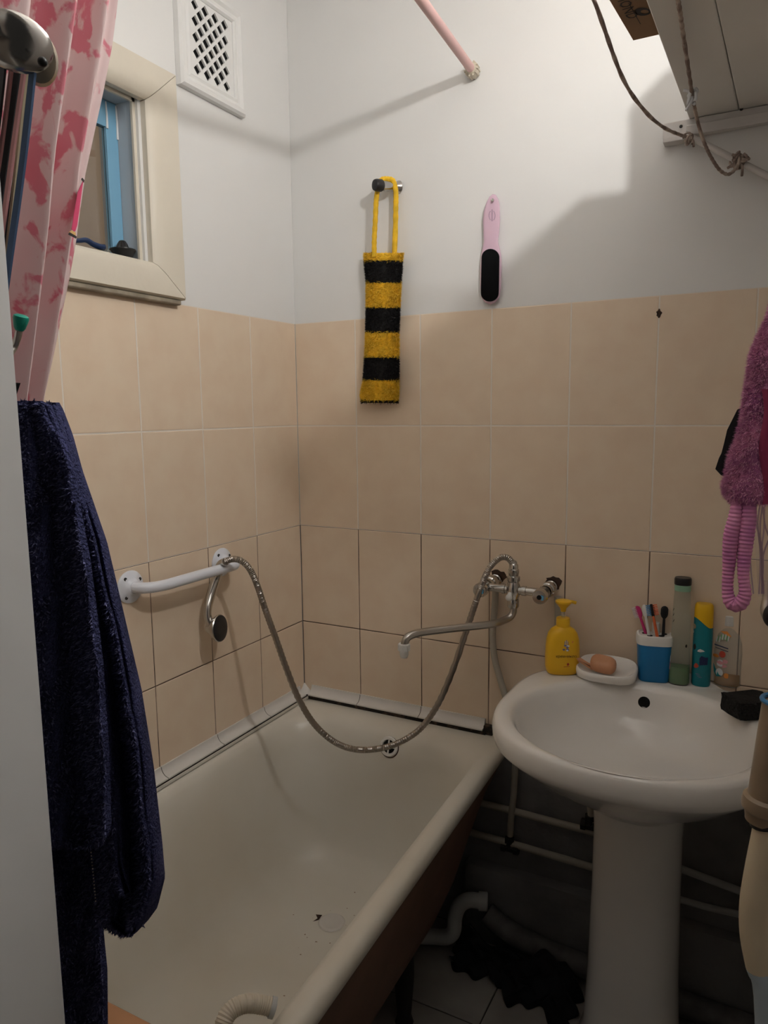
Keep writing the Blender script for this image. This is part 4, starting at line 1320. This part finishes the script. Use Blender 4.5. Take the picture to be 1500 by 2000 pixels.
t = thing('towel_hook', 'curved dark metal hook with green plastic tip beside the door jamb', 'hook', tuple(at_y(30, 680, HY)))
mb = MB()
mb.tube([Vector((at_y(0, 700, YF).x, YF + .002, at_y(0, 720, YF).z)), at_y(-4, 715, YF + .02), at_y(12, 700, HY - .01), at_y(26, 680, HY), at_y(34, 660, HY), at_y(37, 646, HY)], .0026, 12, 0, True, 8)
mb.build('arm', M['steel'], t)
mb = MB(); p0, p1 = at_y(37.5, 645, HY), at_y(41.5, 618, HY)
mb.lathe(p0, p1 - p0, [(.0030, 0), (.0042, .002), (.0056, .0085), (.0052, .0105), (.003, .0115)], 18)
mb.build('tip', M['green'], t)
mb = MB(); mb.prism([at_y(u, v, HY - .004) for u, v in ((10, 745), (33, 748), (25, 772), (12, 780))], (0, .003, 0))
mb.build('black_tab', M['black_rubber'], t, smooth=False)

t = thing('bath_towel', 'navy blue terry towel hanging in folds at the left', 'towel', tuple(at_y(110, 1300, -1.42)))
def leaf(mb, rows, y0, nf, amp, ph, tufts, curl=.012):
    v0, v1 = rows[0][0], rows[-1][0]
    def P(a, b):
        v = lerp(v0, v1, b); uL, uR = interp(rows, v)
        u = lerp(uL, uR, a)
        y = y0 + amp * math.sin(2 * PI * nf * a + ph + .6 * b) * min(1, .25 + b * 2.2) + curl * (2 * abs(a - .5)) ** 5 + .0012 * math.sin(25 * a + 31 * b)
        return at_y(u, v, y)
    nu, nv = 44, 90
    g = [[P(i / nu, j / nv) for i in range(nu + 1)] for j in range(nv + 1)]
    off = Vector((0, .006, 0))
    mb.grid(lambda a, b: g[round(b * nv)][round(a * nu)], nu, nv, 0)
    mb.grid(lambda a, b: g[round(b * nv)][nu - round(a * nu)] + off, nu, nv, 0)
    ring = [g[0][i] for i in range(nu)] + [g[j][nu] for j in range(nv)] + [g[nv][i] for i in range(nu, 0, -1)] + [g[j][0] for j in range(nv, 0, -1)]
    mb.loft([ring, [p + off for p in ring]], True, False, False, 0)
    for k in range(tufts):
        a, b = random.random(), random.random()
        if random.random() < .08: a = random.choice([0, 1.0])
        p = P(a, b); du = P(min(a + .01, 1.01), b) - p; dv = P(a, b + .01) - p
        n = dv.cross(du).normalized()
        if n.y > 0: n = -n
        d = (n + Vector((random.uniform(-.8, .8), random.uniform(-.3, .3), random.uniform(-.9, .3)))).normalized()
        mb.spike(p, d, random.uniform(.0022, .0046), .0008, 1 if random.random() < .4 else 0)
mb = MB()
leaf(mb, [(783, -30, 70), (792, -30, 88), (830, -30, 103), (900, -30, 128), (1100, -20, 165), (1300, -10, 190), (1500, 0, 203), (1625, 10, 206), (1645, 30, 200), (1658, 60, 160)], -1.444, 1.5, .012, .4, 22000)
leaf(mb, [(786, 40, 104), (800, 50, 112), (850, 60, 131), (920, 80, 150), (1060, 110, 198), (1200, 140, 231), (1350, 160, 266), (1500, 175, 290), (1650, 185, 307), (1720, 188, 313), (1780, 190, 298), (1805, 192, 280), (1828, 240, 258)], -1.405, 1.7, .010, 2.1, 22000)
leaf(mb, [(790, 30, 100), (900, 60, 140), (1000, 85, 166), (1200, 115, 208), (1400, 145, 230), (1600, 175, 252), (1690, 190, 256), (1750, 236, 250)], -1.420, 1.1, .008, 1.0, 15000)
leaf(mb, [(1450, 0, 170), (1640, 5, 182), (1700, 10, 184), (1800, 20, 190), (1900, 25, 200), (2080, 30, 202)], -1.395, 1.4, .008, .3, 12000)
mb.build('cloth', [M['navy'], M['navy_tip']], t, fix=False)
mb = MB()
for k in range(16):
    v = lerp(1665, 1760, k / 15)
    p = at_y(lerp(178, 187, k / 15), v, -1.402)
    mb.ball(p, .0007, 0, 6)
mb.build('stitching', M['bristle'], t)

# ================================================================== THINGS ON THE WINDOW SILL
sx = -.035
c = at_x(240, 494, sx); c.z = WZ0 + .013
t = thing('citrus_squeezer', 'black plastic citrus squeezer on the window sill', 'juicer', tuple(c))
mb = MB(); mb.lathe(c, (0, 0, 1), [(.018, 0), (.019, .002), (.0225, .020), (.028, .026), (.028, .028), (.021, .026), (.014, .027)], 30)
mb.build('dish', M['black_plastic'], t)
mb = MB()
L = []
for r, h in ((.013, .0265), (.012, .032), (.0095, .040), (.006, .046), (.001, .048)):
    L.append([c + Vector((r * (1 + .12 * math.cos(8 * 2 * PI * i / 48)) * math.cos(2 * PI * i / 48), r * (1 + .12 * math.cos(8 * 2 * PI * i / 48)) * math.sin(2 * PI * i / 48), h)) for i in range(48)])
mb.loft(L, True, True, True)
mb.build('reamer', M['black_plastic'], t)
t = thing('handled_brush', 'dark blue handled brush lying on the window sill by the curtain', 'brush', tuple(at_x(180, 484, sx)))
mb = MB()
q = [at_x(112, 466, sx), at_x(150, 470, sx), at_x(168, 469, sx), at_x(182, 477, sx), at_x(195, 482, sx), at_x(203, 483, sx)]
mb.tube(q, lambda s: .0045 + .0025 * s, 12, 0, True, 6, flat=.8)
mb.build('handle', mat('dark_blue_plastic', (.012, .03, .09), .35), t)
mb = MB(); a_ = at_x(187, 482, sx); mb.box((sx - .014, a_.y - .008, WZ0 + .0135), (sx + .014, a_.y + .020, WZ0 + .024))
mb.build('head', mat('dark_blue_plastic_head', (.012, .03, .09), .35), t, bevel=.002)
mb = MB(); mb.box((sx - .014, a_.y + .0205, WZ0 + .0135), (sx + .014, a_.y + .026, WZ0 + .030))
mb.build('scraper', M['clear'], t, bevel=.001)

# ================================================================== THINGS ON THE WASHBASIN
DZ = .8298


def on_deck(u, v, z=DZ):
    p = at_z(u, v, z); return Vector((p.x, p.y, z))


def facing(p):
    """angle so that local -y faces the camera"""
    d = CAM - p; return math.atan2(d.y, d.x) + PI / 2


# yellow soap bottle
b0 = on_deck(1095, 1316); b0.y += .012
t = thing('soap_bottle', 'yellow pump bottle of liquid soap on the left of the washbasin', 'soap bottle', tuple(b0))
rot = facing(b0) + .18
mb = MB()
pr = [(.034, .021, 0), (.038, .0245, .004), (.041, .0265, .018), (.0415, .027, .045), (.0405, .026, .070), (.0385, .025, .088), (.0345, .023, .101), (.028, .020, .110), (.0195, .017, .1155), (.016, .0155, .118)]
mb.loft([superellipse(b0.x, b0.y, b0.z + h, a, b, 2.5, 40, rot) for a, b, h in pr], True, True, True)
mb.build('body', M['yellow_plastic'], t, angle=50)
SB = mb
mb = MB(); mb.lathe(b0 + Vector((0, 0, .116)), (0, 0, 1), [(.0165, 0), (.0165, .020), (.0155, .0225), (.006, .0235)], 26)
mb.build('collar', M['yellow_plastic'], t)
mb = MB(); mb.lathe(b0 + Vector((0, 0, .139)), (0, 0, 1), [(.0045, 0), (.0045, .018)], 14)
mb.build('stem', M['frosted'], t)
mb = MB(); mb.lathe(b0 + Vector((0, 0, .154)), (0, 0, 1), [(.006, 0), (.0075, .008), (.017, .019), (.0195, .022), (.0195, .026), (.016, .0275)], 26)
dn = Vector((math.cos(rot), math.sin(rot), 0)); 
mb.tube([b0 + Vector((0, 0, .178)), b0 + dn * .018 + Vector((0, 0, .178)), b0 + dn * .030 + Vector((0, 0, .175))], .004, 10, 0, True, 4)
mb.build('pump_head', M['yellow_plastic'], t)
mb = MB()
sc = .00095
for k in range(8): decal(mb, SB, 1106 + random.uniform(-5, 5), 1266 + random.uniform(-5, 5), blob(7, 3.5, 2.5, .3), sc, random.choice([0, 0, 0, 1]), .0006 + .0001 * k)
for k in range(5): decal(mb, SB, 1106 + (k - 2) * 1.6, 1254 + abs(k - 2) * 1.5, [(-.5, -5), (.5, -5), (.9, 5), (-.2, 6)], sc, k % 2, .0007)
decal(mb, SB, 1118, 1254, blob(8, 3, 3, .3), sc, 2, .0005)
for k in range(4): decal(mb, SB, 1107 + random.uniform(-3, 3), 1297 + random.uniform(-3, 3), blob(6, 2.2, 2.6, .35), sc, 3, .0007 + .0001 * k)
decal(mb, SB, 1107, 1302, [(-8, -1.0), (7, 0), (7, 1.2), (-8, .4)], sc, 3, .0006)
h = SB.hit(1106, 1282)
if h:
    p, n = h; x, y = frame_on(n)
    text_mesh(mb, 'крем-мыло', p + n * .0008, x, y, .0092, 4)
build_prints(mb, ['animal_print', 'white_print', 'orange_print', 'red_print', 'lettering'], [M['print_blue'], M['print_white'], M['print_orange'], M['print_red'], M['print_brown']], t)

# soap dish and soap
b1 = on_deck(1188, 1318); b1.y = -.066
t = thing('soap_dish', 'white oval soap dish on the washbasin beside the yellow bottle', 'soap dish', tuple(b1))
mb = MB()
def dish(a, b, z, tilt=0.0):
    L_ = superellipse(b1.x, b1.y, b1.z + z, a, b, 2.9, 44)
    for p in L_: p.z += tilt * (p.y - b1.y)
    return L_
mb.loft([dish(.064, .041, 0), dish(.069, .045, .004), dish(.071, .047, .020, .16), dish(.070, .0465, .029, .24), dish(.067, .044, .0315, .24), dish(.061, .039, .027, .24), dish(.050, .030, .019, .2), dish(.02, .012, .016, .2)], True, True, True)
mb.build('tray', M['porcelain'], t, angle=60)
DISH = mb
h = on_deck(1180, 1305)
sc_ = Vector((b1.x - .006, b1.y - .012, b1.z + .037))
t = thing('soap_bar', 'worn orange soap bar resting in the white dish', 'soap', tuple(sc_))
mb = MB()
L = []
for h_, s_ in ((-.013, .6), (-.012, .85), (-.007, .98), (.002, 1.0), (.008, .96), (.012, .82), (.0135, .55)):
    lp = superellipse(sc_.x, sc_.y, sc_.z + h_, .030 * s_, .019 * s_, 3, 30, -.05)
    for p in lp: p.z += -.25 * (p.x - sc_.x) * .3 + .35 * (p.y - sc_.y)
    L.append(lp)
mb.loft(L, True, True, True)
mb.build('bar', M['soap'], t, angle=60)
mb = MB(); q = sc_ + Vector((-.040, -.004, -.004))
mb.loft([superellipse(q.x + .02 * k - .02, q.y - .002 * k, q.z + .010 - .006 * k, .003, .006, 2.5, 14) for k in range(3)], True, True, True)
mb.obox(q, Vector((.017, .003, -.010)), Vector((.0, .007, .001)), Vector((.001, 0, .002)))
mb.build('sliver', M['soap'], t, bevel=.001)

# toothbrush cup
b2 = on_deck(1277, 1322); b2.y -= .012
t = thing('toothbrush_cup', 'blue toothbrush cup with white lid on the washbasin', 'toothbrush cup', tuple(b2))
rot = facing(b2) + .1
CR = rot
cup = lambda a, z, n=3.6: superellipse(b2.x, b2.y, b2.z + z, a, a * .82, n, 44, rot)
mb = MB(); mb.loft([cup(.033, 0), cup(.0345, .002), cup(.0395, .089)], True, True, True)
mb.build('beaker', M['blue_plastic'], t)
mb = MB(); mb.loft([cup(.0397, .089), cup(.0415, .0895), cup(.0418, .106), cup(.040, .1105), cup(.036, .112), cup(.034, .1085), cup(.010, .108)], True, True, True)
mb.build('lid', M['white_plastic'], t)
cx_ = Vector((math.cos(rot), math.sin(rot), 0)); cy_ = Vector((-math.sin(rot), math.cos(rot), 0))
def onlid(a, b, z=.1085): return b2 + cx_ * a + cy_ * b + Vector((0, 0, z))
mb = MB()
for a, b in ((-.022, .006), (-.012, -.012), (.014, -.010), (.022, .008)):
    mb.lathe(onlid(a, b, .1086), (0, 0, 1), [(.0065, 0), (.0065, .0004), (.0001, .0004)], 16)
mb.build('holes', M['black'], t)
mb = MB(); mb.lathe(onlid(.003, .012, .108), (0, 0, 1), [(.009, 0), (.009, .024), (.0075, .027), (.001, .0275)], 20)
mb.build('centre_post', M['white_plastic'], t)


def brush(label, root, head, mh, mb1, mneck=None, wide=1.0, bside=-1):
    root = Vector(root); head = Vector(head)
    t = thing('toothbrush', label, 'toothbrush', tuple(root), 'toothbrushes in the blue cup')
    d = (head - root).normalized()
    Lh = (head - root).length
    side = d.cross((CAM - root).normalized()).normalized()
    mb = MB()
    mb.tube([root - d * .03, root, root + d * Lh * .5, root + d * (Lh - .026)], lambda s: .0042 - .0016 * s, 12, 0, True, 4)
    mb.build('handle', mneck or mh, t)
    mb = MB()
    n = d.cross(side)
    L = []
    for s, w_ in ((0, .35), (.15, .8), (.35, 1), (.75, 1), (.92, .75), (1.0, .25)):
        c = root + d * (Lh - .028 + .030 * s)
        L.append([c + side * .0062 * wide * w_ * math.cos(2 * PI * i / 16) + n * .0026 * math.sin(2 * PI * i / 16) for i in range(16)])
    mb.loft(L, True, True, True)
    mb.build('head', mh, t)
    if mb1:
        mb = MB()
        bd = side * bside
        for s in range(7):
            for w_ in (-1, 0, 1):
                c = root + d * (Lh - .024 + .0038 * s) + n * .0016 * w_ + bd * .003
                mb.tube([c, c + bd * .010], .0013, 6)
        mb.build('bristles', mb1, t)


brush('magenta toothbrush leaning left in the blue cup', onlid(-.020, .004), onlid(-.042, .006, .172), M['magenta_plastic'], M['bristle'], None, 1.15, -1)
brush('white toothbrush with blue bristles in the blue cup', onlid(-.014, -.008), onlid(-.026, .006, .176), M['white_plastic'], M['blue_bristle'], None, 1.0, 1)
brush('black and orange toothbrush in the blue cup', onlid(.004, -.014), onlid(-.010, .008, .178), M['black_plastic'], M['orange_plastic'], M['orange_plastic'], 1.1, 1)
brush('upright black toothbrush on the right of the blue cup', onlid(.018, -.004), onlid(.020, .004, .176), M['black_plastic'], None, None, 1.35, 1)

# tall clear bottle with green rest
b3 = on_deck(1325, 1334); b3.y += .002
t = thing('mouthwash_bottle', 'tall clear bottle with dark cap and green liquid left at the bottom', 'bottle', tuple(b3))
mb = MB()
bt = lambda r, z: superellipse(b3.x, b3.y, b3.z + z, r, r * .9, 2.2, 36)
mb.loft([bt(.022, 0), bt(.0235, .004), bt(.0225, .06), bt(.0205, .13), bt(.0185, .20), bt(.0175, .222)], True, True, True)
mb.build('body', M['clear'], t)
TB = mb
mb = MB(); mb.loft([bt(.0205, .002), bt(.0220, .006), bt(.0215, .042), bt(.0214, .0425)], True, True, True)
mb.build('liquid', M['green_liquid'], t)
mb = MB(); mb.loft([bt(.0178, .2225), bt(.018, .226), bt(.018, .236)], True, True, True); mb.build('neck', M['green_clear'], t)
mb = MB(); mb.loft([bt(.0182, .2365), bt(.0188, .238), bt(.0188, .250), bt(.017, .253)], True, True, True); mb.build('cap', M['black_plastic'], t)
mb = MB()
for k, (u, v) in enumerate(((1308, 1240), (1308, 1262), (1307, 1285), (1306, 1300), (1309, 1220), (1311, 1205))):
    decal(mb, TB, u + 2, v, blob(7, 4, 9, .25), .00095, (0, 1, 0, 1, 0, 2)[k], .0005)
for v in (1190, 1200, 1212): decal(mb, TB, 1316, v, [(-2, -3), (0, -3), (3, 3), (1, 3)], .00095, 2, .0006)
decal(mb, TB, 1340, 1262, blob(6, 3, 4, .2), .00095, 2, .0006)
build_prints(mb, ['white_label', 'rose_print', 'ink_marks'], [M['print_white'], M['print_pink'], M['ink']], t)

# teal shampoo bottle
b4 = on_deck(1368, 1338); b4.y += .003
t = thing('shampoo_bottle', 'teal shampoo bottle with yellow cap on the washbasin', 'shampoo bottle', tuple(b4))
rot = facing(b4)
tb = lambda a, b, z: superellipse(b4.x, b4.y, b4.z + z, a, b, 2.2, 36, rot)
mb = MB()
top = tb(.0205, .0155, .158)
ax = Vector((math.cos(rot), math.sin(rot), 0))
L = [tb(.019, .014, 0), tb(.0205, .0155, .004), tb(.021, .016, .08), tb(.0208, .0158, .14)]
wav = tb(.0206, .0156, .150)
for p in wav:
    s_ = (p - b4).dot(ax) / .0206; p.z += .012 * math.sin(-1.6 * s_)
L.append(wav)
mb.loft(L, True, True, True)
mb.build('body', M['teal'], t)
TL = mb
mb = MB()
wav2 = [p + Vector((0, 0, .0005)) for p in wav]
mb.loft([wav2, tb(.0205, .0155, .178), tb(.0195, .0145, .191), tb(.0165, .012, .195), tb(.004, .003, .196)], True, True, True)
mb.build('cap', M['cap_yellow'], t)
mb = MB()
sc = .00095
decal(mb, TL, 1374, 1291, [(-9, -12), (9, -9), (10, 10), (4, 9), (-5, 12), (-9, 6)], sc, 0, .0004)
decal(mb, TL, 1370, 1271, [(-9, -3), (-2, -4), (8, -1), (3, 2), (-3, 4), (-8, 1)], sc, 1, .0006)
decal(mb, TL, 1357, 1223, blob(9, 4.5, 6, .2), sc, 2, .0005)
decal(mb, TL, 1355, 1233, blob(9, 4, 3.5, .2), sc, 1, .0007)
decal(mb, TL, 1357, 1263, blob(10, 4, 8, .2), sc, 3, .0006)
decal(mb, TL, 1360, 1300, blob(9, 6, 6, .25), sc, 4, .0007)
for k in range(4): decal(mb, TL, 1364 + random.uniform(-4, 4), 1316 + k * 2.5, [(-4, -.8), (4, .6), (4, 1.6), (-4, .2)], sc, 5, .0006)
build_prints(mb, ['navy_panel', 'cloud_print', 'tan_print', 'ink_print', 'red_print', 'lettering'], [M['navy_print'], M['print_white'], M['strap_tan'], M['ink'], M['print_red'], M['print_blue']], t)

# frosted bottle with amber rest
b5 = on_deck(1418, 1338); b5.y += .004
t = thing('lotion_bottle', 'frosted clear bottle with white cap and amber liquid at the bottom', 'bottle', tuple(b5))
rot = facing(b5) - .1
lb = lambda a, b, z: superellipse(b5.x, b5.y, b5.z + z, a, b, 2.4, 40, rot)
mb = MB()
mb.loft([lb(.031, .018, 0), lb(.034, .020, .004), lb(.0335, .020, .04), lb(.0345, .0205, .08), lb(.033, .020, .105), lb(.027, .0185, .123), lb(.017, .0145, .136), lb(.011, .011, .142), lb(.011, .011, .150)], True, True, True)
mb.build('body', M['frosted'], t, angle=60)
LB = mb
mb = MB(); mb.loft([lb(.029, .0165, .002), lb(.0325, .0185, .006), lb(.0320, .0185, .030), lb(.0318, .0184, .0305)], True, True, True)
mb.build('liquid', M['amber'], t)
mb = MB(); mb.lathe(b5 + Vector((0, 0, .1435)), (0, 0, 1), [(.0112, -.0005), (.0150, 0), (.0155, .001), (.0150, .022), (.0135, .024), (.001, .024)], 26)
mb.build('cap', M['white_plastic'], t)
mb = MB()
sc = .00115
decal(mb, LB, 1404, 1228, blob(10, 9, 4, .1), sc, 0, .0006)
decal(mb, LB, 1418, 1238, [(-11, 4), (2, 5), (11, -5), (3, -4)], sc, 1, .0006)
for k in range(9): decal(mb, LB, 1400 + 2.8 * k, 1246 + random.uniform(-2, 3), [(-1, -5), (1, -6), (2.4, 5), (0, 6)], sc, 2 if k % 2 else 3, .0006 + .00005 * k)
decal(mb, LB, 1409, 1263, [(-13, 4), (13, -1), (13, -3), (-13, 2)], sc, 4, .0006)
decal(mb, LB, 1410, 1269, [(-12, 3.4), (12, -1.2), (12, -2.4), (-12, 2.2)], sc, 4, .0006)
decal(mb, LB, 1411, 1278, blob(14, 6, 7, .05), sc, 5, .0007)
decal(mb, LB, 1398, 1280, blob(8, 7, 4, .2), sc, 1, .0006)
for k in range(6): decal(mb, LB, 1407 + random.uniform(-10, 10), 1296 + random.uniform(-6, 6), blob(7, 6, 4, .3), sc, 6 if k % 2 else 7, .0006 + .0001 * k)
decal(mb, LB, 1398, 1306, [(-6, 12), (-2, 4), (8, -10), (14, -12), (2, -15), (-4, -6)], sc, 0, .0006)
decal(mb, LB, 1405, 1313, blob(16, 7, 8.5, .02), sc, 7, .0009)
decal(mb, LB, 1405, 1313, blob(16, 5, 6, .02), sc, 3, .0010)
decal(mb, LB, 1418, 1320, blob(8, 5, 5, .2), sc, 1, .0007)
build_prints(mb, ['teal_print', 'orange_print', 'green_print', 'white_print', 'lettering', 'red_seal', 'rose_print', 'round_seal'], [M['print_teal'], M['print_orange'], M['print_green'], M['print_white'], M['navy_print'], M['print_red'], M['print_pink'], M['print_white']], t)

# black sponge
sp_ = Vector((1.232, -.150, DZ + .018))
mb = MB()
rot = math.radians(38)
ax, ay = Vector((math.cos(rot), math.sin(rot), 0)), Vector((-math.sin(rot), math.cos(rot), 0))
def spg(a, b):
    return None
L = []
for k in range(9):
    z = -.018 + .036 * k / 8
    lp = []
    for q in superellipse(0, 0, 0, .047, .033, 9, 48):
        j = .0012 * math.sin(40 * q.x * 20 + k) + random.uniform(-.0008, .0008)
        lp.append(sp_ + ax * (q.x + j) + ay * (q.y + random.uniform(-.0008, .0008)) + Vector((0, 0, z + (.002 * math.sin(q.x * 90) if k in (0, 8) else 0) + .002)))
    L.append(lp)
mb.loft(L, True, True, True)
tag(mb.build('sponge', M['sponge'], None, tuple(sp_ - Vector((0, 0, .018))), angle=40), 'black sponge on the right rim of the washbasin', 'sponge')

# tidy up the helper property
for o in bpy.data.objects:
    if '_w' in o: del o['_w']
